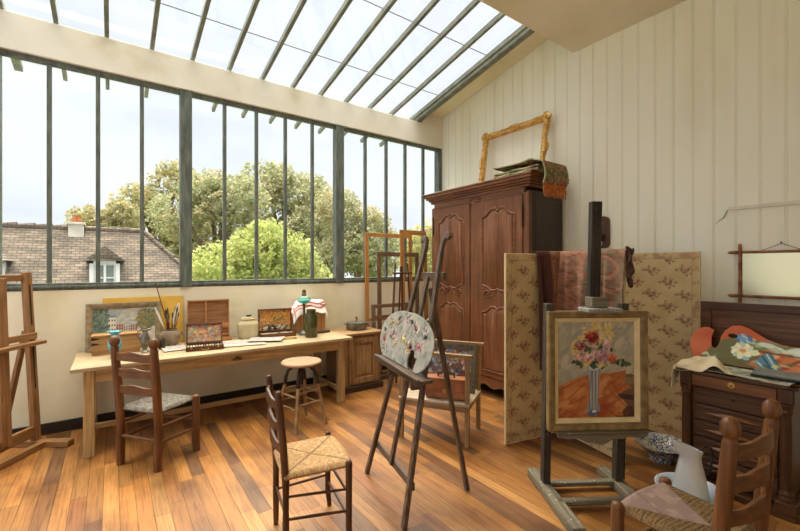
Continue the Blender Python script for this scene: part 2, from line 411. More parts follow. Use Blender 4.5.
tnt.links.new(coords(tnt,(.8,1,3)),tno.inputs['Vector'])
tmx = N(tnt,'ShaderNodeMix',data_type='RGBA',blend_type='OVERLAY'); tmx.inputs[0].default_value=.75
tnt.links.new(tx.outputs[0],tmx.inputs[6]); tnt.links.new(ramp(tnt,tno.outputs['Fac'],[(0.3,(92,92,94)),(0.5,(142,138,132)),(0.7,(192,182,172))]),tmx.inputs[7])
tnt.links.new(tmx.outputs[2],tb.inputs['Base Color']); tb.inputs['Roughness'].default_value=.95; bump(tnt,tb,tx.outputs['Fac'],.5,.03)
M_STONE = mottled('chimney_render',[(0.3,(196,188,172)),(0.7,(222,216,204))],scale=3,rough=.9)
M_WINW = plain('white_joinery',(232,232,230),.5,v=5)
M_TERRA = plain('terracotta',(196,120,76),.8)
M_PANE = plain('dark_pane',(120,128,128),.15,v=12,bmp=0)
house = thing('house','old house with brown tiled hipped roof seen beyond the window','house',(0,16,-6))
def h(x,y,z): return (x,y-16,z+6)
Zr_, ez, ey, pit = 2.90, -1.58, 14.0, 1.12
R0,R1 = h(-13,18,Zr_),h(.95,18,Zr_); E0,E1 = h(-13,14,ez),h(4.95,14,ez); E2,E3 = h(4.95,22,ez),h(-13,22,ez)
mb = MB()._add([R0,R1,E0,E1,E2,E3],[(0,1,3,2),(1,4,3),(1,0,5,4),(0,2,5),(2,3,4,5)]); mb.build('roof',tm,house,smooth=0)
mb = MB().box(h(-4.025,18,-3.9),(17.4,7.4,4.5)); mb.build('wall',M_STONE,house)
r = random.Random(3); mb = MB()
for k in range(32): mb.tube([h(-13+.436*k,18,2.9),h(-13+.436*k+.46,18,2.93)],[.085,.105],8)
for k in range(14):
    t0 = k*.3; mb.tube([h(.95+t0,18-t0,Zr_-pit*t0+.02),h(.95+t0+.32,18-t0-.32,Zr_-pit*(t0+.32)+.04)],[.07,.09],8)
mb.build('ridge_tiles',tm,house)
ch = MB().b(-1.22,-.80,1.72,2.28,8.0,9.1).b(-1.26,-.76,1.68,2.32,9.02,9.10).build('chimney',M_STONE,house,bevel=.01)
for x in (-1.06,-.94): MB().lathe([(.075,9.1),(.085,9.14),(.065,9.2),(.065,9.34 if x<-1 else 9.3),(.08,9.36 if x<-1 else 9.32)],(x,2,0),12).build('chimney_pot',M_TERRA,ch)
def dormer(cx):
    y0 = 15.4; d = MB()
    for a in (-.33,.33): d.b(cx+a-.05,cx+a+.05,y0-16-.02,y0-16+1.4,5.2,7.75)
    d.b(cx-.38,cx+.38,y0-16-.02,y0-16+1.4,7.66,7.8).b(cx-.33,cx+.33,y0-16+.03,y0-16+.08,5.2,7.7)
    f = d.build('dormer',M_WINW,house)
    rf = MB()._add([(cx-.52,-.75,7.74),(cx+.52,-.75,7.74),(cx,-.75,8.2),(cx-.52,1.1,7.74),(cx+.52,1.1,7.74),(cx,1.4,8.2)],[(0,1,2),(0,2,5,3),(1,4,5,2),(0,3,4,1)])
    rf.build('dormer_roof',tm,f,smooth=0)
    for a in (-.13,.13):
        MB().b(cx+a-.09,cx+a+.09,-.6,-.59,6.2,7.6).build('dormer_pane',M_PANE,f)
    fr = MB().b(cx-.03,cx+.03,-.64,-.6,5.9,7.66)
    for z in (6.4,6.8,7.2): fr.b(cx-.27,cx+.27,-.63,-.6,z,z+.03)
    fr.build('dormer_casement',M_WINW,f)
dormer(-.18); dormer(-2.98)
# trees: crown of leaf faces over branches
def leafmat(name):
    m, nt_, b_ = newmat(name); a = N(nt_,'ShaderNodeAttribute'); a.attribute_name='Col'
    nt_.links.new(a.outputs['Color'],b_.inputs['Base Color']); b_.inputs['Roughness'].default_value=.7; b_.inputs['Specular IOR Level'].default_value=.2
    t = N(nt_,'ShaderNodeBsdfTranslucent'); nt_.links.new(a.outputs['Color'],t.inputs[0])
    mx = N(nt_,'ShaderNodeMixShader'); mx.inputs[0].default_value=.45
    nt_.links.new(b_.outputs[0],mx.inputs[1]); nt_.links.new(t.outputs[0],mx.inputs[2]); nt_.links.new(mx.outputs[0],nt_.nodes['Material Output'].inputs[0]); return m
M_LEAF = leafmat('leaves'); M_BARK = mottled('bark',[(0.3,(96,84,70)),(0.7,(140,126,108))],scale=4,rough=.9)
def tree(label, x, y, blobs, cols, seed, n=6000, leaf=.17, gap=.47, k=1.0):
    """blobs: (dx,dy,z,rx,rz) leaf masses round the trunk"""
    x, y, leaf, n = x*k, y*k, leaf*k*.62, int(n*2.2)
    blobs = [(a*k,b*k,1.55+(c-1.55)*k,d*k,e*k) for a,b,c,d,e in blobs]
    rg = np.random.RandomState(seed); root = thing('tree',label,'tree',(x,y,-6),0,'trees beyond the window')
    P_ = []; C_ = []; tot = sum(b[3]**2*b[4] for b in blobs)
    for (dx,dy,z,rx,rz) in blobs:
        m = int(.8*n*rx**2*rz/tot); d = rg.normal(size=(m*2,3)); d /= np.linalg.norm(d,axis=1)[:,None]
        rad = rg.uniform(.45,1.05,m*2)[:,None]; p = d*rad
        cl = vnoise(p[:,0]*4.6+seed, p[:,2]*4.6+p[:,1]*2.6, seed); p = p[cl > gap][:m]
        P_.append(p*np.array([rx,rx,rz])+np.array([dx,dy,z+6]))
        C_.append(np.full(len(p), rg.uniform(0,1)))
    Pn = np.concatenate(P_); K = len(Pn)
    a = rg.normal(size=(K,3)); a /= np.linalg.norm(a,axis=1)[:,None]; bq = rg.normal(size=(K,3)); bq -= a*(a*bq).sum(1)[:,None]; bq /= np.linalg.norm(bq,axis=1)[:,None]
    s_ = leaf*rg.uniform(.6,1.4,K)[:,None]; nn = np.cross(a,bq)*s_*.25
    V = np.stack([Pn-a*s_, Pn+bq*s_*.55+nn, Pn+a*s_, Pn-bq*s_*.55+nn],1).reshape(-1,3).astype(np.float32)
    cc = np.array([lin(tuple(q*.9 for q in c)) for c in cols]); pick = vnoise(Pn[:,0]*1.1,Pn[:,2]*1.1+Pn[:,1],seed+5)*len(cols)*.7+rg.uniform(0,.35*len(cols),K)
    ci = cc[np.clip(pick.astype(int),0,len(cols)-1)]*rg.uniform(.85,1.15,K)[:,None]
    me = bpy.data.meshes.new('foliage'); me.vertices.add(K*4); me.vertices.foreach_set('co',V.ravel()); me.loops.add(K*4)
    me.loops.foreach_set('vertex_index',np.arange(K*4,dtype=np.int32)); me.polygons.add(K); me.polygons.foreach_set('loop_start',np.arange(0,K*4,4,dtype=np.int32))
    me.update(calc_edges=True); setcol(me,np.repeat(ci,4,0)); me.materials.append(M_LEAF)
    o = bpy.data.objects.new('foliage',me); COL.objects.link(o); o.parent = root
    t = MB(); zt = max(b[2] for b in blobs)+6; r0 = .1+.02*zt
    t.tube([(0,0,0),(.1,.05,zt*.35),(0,0,zt*.65),(.05,0,zt)],[r0*1.25,r0*.9,r0*.6,.05],10)
    for (dx,dy,z,rx,rz) in blobs:
        zb = max(1,(z+6)*.55); t.tube([(0,0,zb),(dx*.5,dy*.5,(zb+z+6)/2+.3),(dx,dy,z+6),(dx*1.2,dy*1.2,z+6+rz*.6)],[r0*.5,r0*.36,r0*.2,.03],7)
    t.build('trunk',M_BARK,root); return root
G1 = [(188,194,146),(206,204,158),(176,184,140),(216,210,166),(200,182,138)]  # leaf colours lightened to carry the haze and glare outside
G2 = [(206,216,128),(220,224,142),(192,206,120),(230,228,156),(180,196,118)]
G3 = [(196,190,140),(212,200,148),(180,180,134),(220,202,152)]
tree('tall broad green tree left of the middle, behind the bushy pale tree', 5.5,27,[(-1.9,0,4.6,2.0,1.5),(.8,-.5,5.6,2.1,1.7),(-.6,.5,6.4,1.9,1.3),(1.6,.3,2.6,2.2,1.9),(-1.7,.4,1.2,2.0,1.8)],G1,1,9000,.2)
tree('tallest rounded tree rising highest above the window sill', 9.3,26,[(-1.2,0,6.9,1.8,1.5),(1.3,0,6.4,2.1,1.6),(-.2,0,7.4,1.1,1.0),(0,-.6,4.0,2.4,1.9),(2.4,.5,4.0,1.8,1.6),(-1.9,.4,3.2,1.8,1.7),(.5,0,2.0,2.6,1.8)],G1,2,11000,.2,.47,1.34)
tree('grey-green tree showing behind the second thick window post', 15.4,27,[(-1.8,0,5.9,1.9,1.6),(.9,0,4.9,1.9,1.4),(2.6,.2,3.6,1.5,1.3),(-.6,-.5,2.9,2.4,1.8),(1.6,0,1.8,2.2,1.7),(-2.4,.3,1.8,1.8,1.7)],G1,3,10000,.2)
tree('bushy pale yellow-green tree low in the middle panes', 5.3,18.5,[(-1.4,0,1.4,1.4,1.3),(.2,-.3,2.3,1.4,1.3),(1.6,0,1.9,1.3,1.3),(0,.2,.6,1.9,1.4),(2.5,.2,.8,1.2,1.2),(-2.1,0,.2,1.2,1.1),(.6,.1,3.0,.9,.8)],G2,4,10000,.15,.32,.66)
tree('brownish green tree behind the right end of the tiled roof', 2.6,29,[(-1.2,0,5.4,1.5,1.2),(.7,0,7.0,1.5,1.3),(0,0,3.6,1.9,1.6),(1.8,0,4.4,1.4,1.5),(-1.8,.3,2.8,1.4,1.4),(1.4,0,2.2,1.7,1.5)],G3,5,8000,.2,.47,1.3)
tree('small olive tree peeping over the roof ridge', -.2,31,[(-.9,0,4.4,1.2,.9),(.7,0,4.9,1.1,.9),(0,0,3.4,1.5,1.1)],G3,6,3000,.18)
tree('yellowing tree seen right of the leaning stretchers', 20.4,25,[(-1.2,0,3.3,1.5,1.3),(.6,0,4.2,1.5,1.2),(2.0,0,3.3,1.4,1.3),(0,0,1.8,2.2,1.6),(1.8,0,1.3,1.6,1.4)],[(214,208,134),(224,216,146),(196,196,128),(222,200,140)],7,6000,.18,.47,1.32)
# ================================================================ woods
def w_oak(a): return wood('pale_oak',(146,114,72),(184,150,102),(206,176,130),a,0.6)
def w_brown(a): return wood('brown_chair_wood',(74,44,24),(108,68,36),(136,90,50),a,0.42)
def w_dark(a): return wood('dark_chair_wood',(54,34,22),(88,56,36),(116,78,50),a,0.42)
def w_easel(a): return wood('worn_easel_wood',(60,46,36),(94,75,60),(134,113,94),a,0.34)
def w_grey(a): return wood('paint_spattered_grey_wood',(44,38,30),(66,58,48),(94,85,70),a,0.6,speck=(170,168,160),speck_t=.68)
def w_greyl(a): return wood('dusty_skylit_grey_wood',(86,78,62),(124,114,94),(156,146,122),a,0.65,speck=(204,202,194),speck_t=.66)  # paler tone stands for dust plus skylight on the easel's horizontal parts
def w_pine(a): return wood('honey_pine',(156,96,42),(196,132,66),(216,158,92),a,0.55)
def w_walnut(a): return wood('walnut_brown',(58,35,20),(84,53,30),(110,72,42),a,0.38)
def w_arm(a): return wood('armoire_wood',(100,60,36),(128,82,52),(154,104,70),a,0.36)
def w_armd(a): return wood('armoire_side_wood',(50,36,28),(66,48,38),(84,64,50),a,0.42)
def w_rack(a): return wood('greyed_oak',(108,80,54),(150,118,82),(180,148,108),a,0.6)
def w_box(a): return wood('cigar_box_wood',(150,98,56),(184,130,80),(208,158,106),a,0.5)
def w_boxd(a): return wood('dark_box_wood',(74,42,26),(114,70,46),(142,96,66),a,0.5)
# ================================================================ rush seat
def rush_seat(name, parent, wf, wb, d, z, cols, seed, n=96, mat='rush', cord=0.011,mixpatch=None,bulge=.05,va=0.0):
    """trapezoid woven seat, front half width wf, back wb, depth d (local y from -d/2 to d/2)"""
    u, v = np.meshgrid(np.linspace(-1,1,n), np.linspace(-1,1,n)); rg = np.random.RandomState(seed)
    hw = (wf*(v+1)/2+wb*(1-v)/2)*(1+.03*(1-u*u)*0)
    X = u*hw; Yy = v*d/2*(1+np.where(v>0,bulge,.05)*(1-u*u)); front = np.where(v>va,(v-va)/(1-va),(va-v)/(1+va)) > np.abs(u)
    s = np.where(front, X, Yy)                       # strands run towards the rails
    ph = s/cord*2*PI; rim = np.maximum(np.abs(u),np.abs(v))
    Z = z + .012 - .022*np.clip((rim-.84)/.16,0,1)**2 - .010*(1-rim)**1.5 + .0016*np.cos(ph) - .004*np.exp(-((np.abs(u)-np.where(v>va,(v-va)/(1-va),(va-v)/(1+va)))/.03)**2)
    img = Img(1,1,n,n,cols[0]); img.u, img.v = (u+1)/2, (v+1)/2
    k = np.floor(s/cord); jit = vnoise(k*3.1+7, np.where(front,Yy,X)*60+k, seed)*.6+.4*fbm(X*30+9,Yy*30+9,seed)
    A = np.array(cols,float); idx = np.clip((jit*len(cols)).astype(int),0,len(cols)-1); img.c = A[idx]
    img.c *= (0.86+0.14*np.cos(ph))[...,None]
    img.c *= (1-.28*np.exp(-((np.abs(u)-np.where(v>va,(v-va)/(1-va),(va-v)/(1+va)))/.035)**2))[...,None]
    if mixpatch: mixpatch(img,u,v)
    o = sheet(name,img,vcol(mat,.85,.25,220),parent,lambda a,b:(X,Yy,Z))
    # underside
    me = o.data; bm = bmesh.new(); bm.from_mesh(me); ring = [e for e in bm.edges if e.is_boundary]
    ex = bmesh.ops.extrude_edge_only(bm, edges=ring); vsn = [q for q in ex['geom'] if isinstance(q,bmesh.types.BMVert)]
    for q in vsn: q.co.z -= .012; q.co.x *= .95; q.co.y *= .95
    bmesh.ops.contextual_create(bm, geom=[e for e in bm.edges if e.is_boundary]); bm.to_mesh(me); bm.free()
    return o
def slat(p0, p1, h, t, bow, wave, mb=None):
    """bowed ladder slat from p0 to p1, wavy top, bow towards -y"""
    mb = mb or MB(); p0, p1 = Vector(p0), Vector(p1); n = 14; vs = []
    for i in range(n+1):
        s = i/n; p = p0.lerp(p1,s)+Vector((0,-bow*math.sin(PI*s),0))
        top = h/2 + wave*(math.sin(PI*s)**2*1.3-.25+.35*math.cos(4*PI*s)); bot = -h/2+wave*.3*math.sin(PI*s)
        for dz,dy in ((bot,-t/2),(top,-t/2),(top,t/2),(bot,t/2)): vs.append(p+Vector((0,dy,dz)))
    fs = [(3,2,1,0),tuple(4*n+k for k in range(4))]
    for i in range(n):
        for k in range(4): fs.append((4*i+k,4*i+(k+1)%4,4*i+4+(k+1)%4,4*i+4+k))
    return mb._add(vs,fs)
def lerp(a,b,t): return a+(b-a)*t
def ladder_chair(name,label,loc,rz,wood_,seatcols,H=1.0,seat=.45,wr=.17,wf=.215,d=.40,pr=.03,ball=True,seed=1,lean=.05,mixpatch=None,group=None,slz=(.60,.735,.86),slh=.062,cord=.011,mat='rush',bow=.03,n=130,bulge=.05,va=0.0,wbx=.015):
    t = thing(name,label,'chair',loc,rz,group); m = wood_('Z'); mx = wood_('X'); my = wood_('Y')
    rush_seat('seat',t,wf-.005,wr+wbx,d+(wbx-.015),seat,seatcols,seed,mixpatch=mixpatch,cord=cord,mat=mat,n=n,bulge=bulge,va=va)
    yr = lambda z: -d/2-.0-lean*max(0,(z-seat)/(H-seat))
    xr = lambda s,z: s*(wr+.012*(z/H))
    zb = H-.092 if ball else H-.02
    for s in (-1,1):
        zs = [0,.05,.2,.4,.6,.8,zb-.01]
        pts = [(xr(s,z),yr(z),z) for z in zs]; rr = ([pr*.86,pr*.96,pr,pr,pr*1.0,pr*.97,pr*.92] if ball else [pr*.74,pr*.86,pr*.95,pr,pr*1.02,pr,pr*.94])
        if ball:
            pts += [(xr(s,zb),yr(zb),zb),(xr(s,zb),yr(zb),zb+.008)]; rr += [pr*.86,pr*.74]
            for a in np.linspace(.2,1,11):
                zz = zb+.004+.086*(1-math.cos(a*PI))/2; pts.append((xr(s,zb),yr(zb),zz)); rr.append(max(.003,pr*1.17*math.sin(a*PI)**.9))
        else:
            pts += [(xr(s,zb),yr(zb),zb),(xr(s,zb),yr(zb),zb+.012),(xr(s,zb),yr(zb),zb+.02)]; rr += [pr*.9,pr*.8,pr*.4]
        MB().tube(pts,rr,16).build('back_post',m,t,smooth=50)
        fz = seat+.025
        MB().tube([(s*(wf-.002),d/2-.012+.01,0),(s*wf,d/2-.012,.1),(s*wf,d/2-.012,fz-.02),(s*wf,d/2-.012,fz-.006),(s*wf,d/2-.012,fz),],[pr*(.9 if ball else .72),pr*(1.04 if ball else .9),pr*(1.0 if ball else .97),pr*.84,pr*.4],14).build('front_leg',m,t,smooth=50)
        for z,rs in ((.2,.36),(.32,.32)):
            MB().tube([(s*wr,yr(z),z+.01),(s*(wf+wr)/2,0,z+.005),(s*wf,d/2-.012,z)],[pr*rs,pr*rs*1.25,pr*rs],10).build('side_stretcher',my,t)
    for z in ((.16,.29) if not ball else (.26,)):
        MB().tube([(-wf,d/2-.012,z),(0,d/2-.012,z),(wf,d/2-.012,z)],[pr*.34,pr*.42,pr*.34],10).build('front_stretcher',mx,t)
    MB().tube([(-wr,yr(.23),.23),(0,yr(.23),.23),(wr,yr(.23),.23)],[pr*.34,pr*.42,pr*.34],10).build('back_stretcher',mx,t)
    for k,z in enumerate(slz):
        a = Vector((xr(-1,z),yr(z),z)); b = Vector((xr(1,z),yr(z),z))
        slat(a,b,slh,.016,bow,.012 if ball else .02).build('slat',mx,t,bevel=.003)
    return t
GREY = [(128,120,108),(116,107,96),(142,134,122),(106,97,86),(134,125,114),(124,116,106)]
ladder_chair('ladderback_chair','sturdy brown ladderback chair with ball finials drawn up to the long table',(.315,3.80,0),-52.5,w_brown,GREY,H=1.02,seed=2,d=.37,wr=.185,wf=.2,pr=.0315,cord=.014)
STRAW = [(192,150,102),(200,160,112),(184,142,94),(206,168,120),(174,132,86),(196,156,108)]
ladder_chair('ladderback_chair','slim dark brown chair with straw seat alone in the middle of the floor',(.945,2.205,0),-100,w_dark,STRAW,H=.90,seat=.455,wr=.165,wf=.215,d=.345,pr=.0195,ball=False,seed=3,lean=.042,wbx=.04,bulge=.12,slz=(.585,.70,.82),slh=.05,cord=.008,bow=.035)
def patch4(img,u,v):
    n = fbm(u*6+3,v*6,41); front = (v > -.5+1.5*np.abs(u))
    img.mix(front*1.0,(128,104,94)); img.mix(front*np.clip((n-.45)*4,0,1)*.6,(160,134,122)); img.mix(front*(np.abs(u+.1-.5*(v-1))<.02)*.6,(96,76,68))
    k = (np.abs(np.sin(u*150))>.6)&(np.abs(np.sin(v*110))>.62)&~front
    img.mix(k*.75,(186,148,92))
DARKR = [(84,64,42),(98,76,50),(70,52,36),(112,88,58),(78,58,44),(90,70,48)]
ladder_chair('ladderback_chair','big brown ladderback chair with turned ball finials nearest the camera at lower right',(2.068,.703,0),-5.5,w_brown,DARKR,H=1.0,seed=4,d=.39,wr=.182,wf=.208,pr=.0275,bulge=.13,va=-.5,mixpatch=patch4,cord=.008,n=240,bow=.045)
# ================================================================ round stool
st = thing('round_stool','round wooden stool with iron arms in front of the long table','stool',(1.515,3.77,0),12)
MB().lathe([(.0,.595),(.178,.595),(.192,.603),(.195,.617),(.186,.627),(0,.629)],seg=40).build('seat',wood('stool_top',(136,104,74),(168,132,98),(190,158,124),'X',.55),st,smooth=40)
M_IRON = mottled('dark_iron',[(0.3,(44,36,30)),(0.7,(76,64,54))],scale=12,rough=.45,metal=.6)
MB().lathe([(.0,.59),(.06,.594),(.06,.58),(.03,.565),(.022,.50),(.018,.40),(0,.39)][::-1],seg=16).build('screw_column',M_IRON,st)
for k in range(4):
    a = PI/4+k*PI/2; c, q = math.cos(a), math.sin(a)
    MB().tube([(c*.245,q*.245,0),(c*.2,q*.2,.2),(c*.155,q*.155,.42)],[.015,.018,.017],12).build('leg',w_rack('Z'),st)
    MB().tube([(c*.16,q*.16,.40),(c*.15,q*.15,.47),(c*.125,q*.125,.535),(c*.08,q*.08,.565),(c*.02,q*.02,.57)],[.02,.017,.014,.013,.013],10).build('iron_arm',M_IRON,st)
for k in range(4):
    a, b = PI/4+k*PI/2, PI/4+(k+1)*PI/2; z = .2 if k%2 else .24
    R_ = .245-.225*z
    for z in (z,z+.11): 
        R_ = .245-.2*z; MB().tube([(math.cos(a)*R_,math.sin(a)*R_,z),(math.cos(b)*R_,math.sin(b)*R_,z)],.010,8).build('rung',w_rack('X'),st)
# ================================================================ long table
TZ = .74
tb_ = thing('long_table','long pale oak worktable with a drawer under the window','table',(1.0,4.5,0))
def L(x0,x1,y0,y1,z0,z1): return MB().b(x0-1.0,x1-1.0,y0-4.5,y1-4.5,z0,z1)
WT = wood('scrubbed_table_top',(158,134,100),(180,156,120),(198,176,140),'X',.6)
L(-.27,2.26,4.07,4.885,.708,TZ).build('table_top',WT,tb_,bevel=.006)
L(-.16,2.15,4.125,4.15,.60,.708).build('apron',w_oak('X'),tb_,bevel=.002)
L(-.16,2.15,4.80,4.825,.60,.708).build('apron',w_oak('X'),tb_,bevel=.002)
for x in (-.16,2.125): L(x,x+.025,4.15,4.80,.60,.708).build('apron',w_oak('Y'),tb_,bevel=.002)
for x in (-.19,2.105):
    for y in (4.11,4.765): L(x,x+.075,y,y+.075,0,.708).build('leg',w_oak('Z'),tb_,bevel=.004)
    L(x+.02,x+.055,4.18,4.77,.11,.155).build('side_stretcher',w_oak('Y'),tb_,bevel=.003)
L(-.14,2.13,4.46,4.495,.11,.155).build('long_stretcher',w_oak('X'),tb_,bevel=.003)
dr = L(.63,1.36,4.118,4.14,.612,.702).build('drawer',w_oak('X'),tb_,bevel=.003)
mb = MB().grid(lambda a,b:(-.005+.055*math.cos(PI*a)*math.sin(PI/2*b)**.6, -.385-.028*math.sin(PI*a)*math.sin(PI*b*.5), .638+.034*math.sin(PI*a)*math.cos(b*PI/2)+.004),14,8)
mb.build('cup_pull',plain('tarnished_brass',(92,74,52),.4,metal=.6),dr,thick=.002)
# ---------------------------------------------------------------- things on it
def lean_frame(name,label,cat,loc,rz,tilt,w,h,prof,mat,t,parts=True,group=None):
    """picture frame standing on its lower rail, tilted back; local x right, y back. returns root"""
    root = thing(name,label,cat,loc,rz,group); root.rotation_euler = (-math.radians(tilt),0,math.radians(rz)); return root
def mitre_rail(side,w,h,b,prof):
    """one mitred rail; prof list of (inset, y)"""
    mb = MB(); vs = []
    def pt(s,k,y):
        i = k
        if side=='bottom': return Vector((i if s<0 else w-i, y, i))
        if side=='top': return Vector((i if s<0 else w-i, y, h-i))
        if side=='left': return Vector((i, y, i if s<0 else h-i))
        return Vector((w-i, y, i if s<0 else h-i))
    n = len(prof)
    for s in (-1,1):
        for k,y in prof: vs.append(pt(s,k,y)-Vector((w/2,0,0)))
    fs = [tuple(range(n-1,-1,-1)), tuple(n+i for i in range(n))]+[(i,(i+1)%n,n+(i+1)%n,n+i) for i in range(n)]
    return mb._add(vs,fs)
# rectangle frame profile: (inset from outer edge, y), y negative is towards the viewer
FR = lambda b,t: [(0,0),(0,-t),(b*.35,-t*1.0),(b*.7,-t*.7),(b,-t*.45),(b,0)]
# landscape
def landscape(w,h):
    im = Img(w,h,150,100,(178,176,166)); im.mottle([(150,160,160),(186,180,164),(204,190,166),(168,176,172)],7,3)
    im.dabs(200,(0,w,h*.5,h),.012,[(160,170,170),(196,186,170),(178,172,150),(150,164,168)],1,rot=.1)
    im.poly([(0,0),(w,0),(w,h*.42),(w*.75,h*.36),(w*.4,h*.3),(0,h*.25)],(170,160,140),.02)
    im.poly([(w*.55,0),(w,0),(w,h*.5),(w*.85,h*.42),(w*.6,h*.2)],(214,206,188),.02); im.dabs(80,(w*.6,w,0,h*.4),.01,[(224,216,200),(196,186,170),(204,200,196)],2,rot=.5)
    for x0,x1,y0,y1,c in ((.24,.36,.34,.74,(214,206,190)),(.36,.48,.30,.56,(188,140,126)),(.48,.58,.30,.5,(212,200,184)),(.58,.70,.3,.52,(190,160,146))):
        im.poly([(w*x0,h*y0),(w*x1,h*y0),(w*x1,h*y1),(w*x0,h*y1)],c,.006,90)
        rg = random.Random(int(x0*99))
        for k in range(9): 
            xx = w*(x0+(x1-x0)*((k%3)+.5)/3); yy = h*(y0+(y1-y0)*((k//3)+.5)/3.1); im.ell(xx,yy,.006,.011,(96,84,84),rag=.2)
    im.poly([(w*.23,h*.74),(w*.37,h*.74),(w*.36,h*.8),(w*.24,h*.8)],(106,140,156),.004)
    im.ell(w*.08,h*.6,.075,.2,(96,114,100),rag=.6,freq=40); im.dabs(260,(0,w*.24,h*.2,h),.009,[(84,102,92),(112,128,106),(76,90,88),(130,142,122)],4)
    im.ell(w*.84,h*.62,.085,.11,(120,116,84),rag=.6,freq=40); im.dabs(220,(w*.7,w,h*.44,h*.92),.009,[(150,120,70),(96,110,86),(120,130,96),(170,140,84),(80,96,92)],5)
    return im
root = lean_frame('landscape_painting','landscape with pale houses in a drab frame standing behind the wooden box','painting',(.105,4.82,TZ),0,7,0,0,0,0,0)
W_,H_ = .62,.455
M_DRAB = mottled('drab_gilt',[(0.3,(120,104,80)),(0.7,(164,146,116))],scale=24,rough=.5,bmp=.3)
fr = None
for sd in ('bottom','top','left','right'): mitre_rail(sd,W_,H_,.06,FR(.055,.035)).build('frame_rail',M_DRAB,root,bevel=.003)
im = landscape(W_-.10,H_-.10)
sheet('canvas',im,vcol('oil_paint',.5,.3,160),root,lambda u,v:(u-(W_-.10)/2,u*0-.008,v+.05),thick=.004)
# yellow panel
root = thing('yellow_panel','mustard yellow board leaning on the wall behind the brush pot','board',(.275,4.885,TZ)); root.rotation_euler = (-math.radians(3),0,0)
im = Img(.70,.50,70,50,(216,166,62)); im.mottle([(196,144,48),(222,174,74),(230,188,96)],6,8)
sheet('painted_face',im,vcol('oil_paint',.5,.3,160),root,lambda u,v:(u-.35,u*0-.0095,v))
MB().b(-.35,.35,-.009,.009,0,.50).build('board',w_box('X'),root)
# wooden box with dark corner straps
root = thing('wooden_box','plain wooden box with dark corner joints behind the blue vase','box',(.035,4.66,TZ),-1)
MB().b(-.185,.185,-.085,.085,0,.165).build('body',wood('sandy_box',(142,98,56),(176,132,84),(196,156,108),'X',.55),root,bevel=.003)
MB().b(-.19,.19,-.09,.09,.166,.182).build('lid',wood('sandy_box',(142,98,56),(176,132,84),(196,156,108),'X',.55),root,bevel=.003)
for z in (.105,.15):
    MB().prism([(-.187,z-.012),(-.187,z+.012),(-.145,z+.006),(-.125,z),(-.145,z-.006)],.003,Matrix(((1,0,0,0),(0,0,-1,-.085),(0,1,0,0),(0,0,0,1)))).build('corner_strap',M_IRON,root)
# blue glass vase
M_BLUE = mottled('blue_opal_glass',[(0.3,(46,132,156)),(0.7,(112,190,204))],scale=14,rough=.12,bmp=.05,spec=.6)
root = thing('glass_vase','turquoise glass vase with a frilled rim at the front of the table','vase',(.02,4.40,TZ))
fr_ = lambda r_,z,a: r_*(1+(.20*math.cos(6*a) if z>.215 else .02*math.cos(10*a)))
MB().lathe([(0,0),(.034,0),(.036,.01),(.026,.025),(.038,.05),(.056,.10),(.052,.15),(.030,.19),(.026,.205),(.038,.222),(.054,.232),(.052,.236),(.034,.224),(.02,.2),(0,.19)],seg=36,fn=fr_,sx=.95,sy=.95).build('body',M_BLUE,root,smooth=60)
# pewter jug
M_PEWT = mottled('pewter',[(0.3,(96,92,84)),(0.7,(150,146,136))],scale=18,rough=.4,metal=.7)
root = thing('pewter_ewer','small pewter ewer with side handle right of the wooden box','jug',(.255,4.505,TZ))
MB().lathe([(0,0),(.032,0),(.034,.008),(.014,.025),(.018,.04),(.040,.10),(.044,.13),(.030,.165),(.019,.185),(.022,.2),(.032,.218),(.028,.218),(.016,.19),(0,.18)],seg=24).build('body',M_PEWT,root,smooth=60)
MB().tube([(-.032,0,.215),(-.06,0,.2),(-.066,0,.165),(-.042,0,.125)],.006,8).build('handle',M_PEWT,root)
MB().tube([(.028,0,.212),(.05,0,.222)],[.012,.006],8).build('spout',M_PEWT,root)
# little dark pots with scrapers
M_DPOT = plain('dark_pot',(62,50,42),.45)
for k,(x,y,lb) in enumerate(((.33,4.60,'small dark paint pot nearer the pewter ewer'),(.40,4.585,'small dark paint pot with nibs up against the brush pot'))):
    root = thing('paint_pot',lb,'pot',(x,y,TZ),0,'little dark paint pots')
    MB().lathe([(0,0),(.026,0),(.030,.02),(.026,.055),(.03,.06),(.024,.06),(.022,.03),(0,.02)],seg=18).build('body',M_DPOT,root,smooth=50)
    for q in range(4):
        a = q*1.5+k; MB().tube([(0,0,.02),(math.cos(a)*.02,math.sin(a)*.02,.08),(math.cos(a)*.034,math.sin(a)*.034,.10)],[.004,.005,.009],7).build('nib',M_DPOT,root)
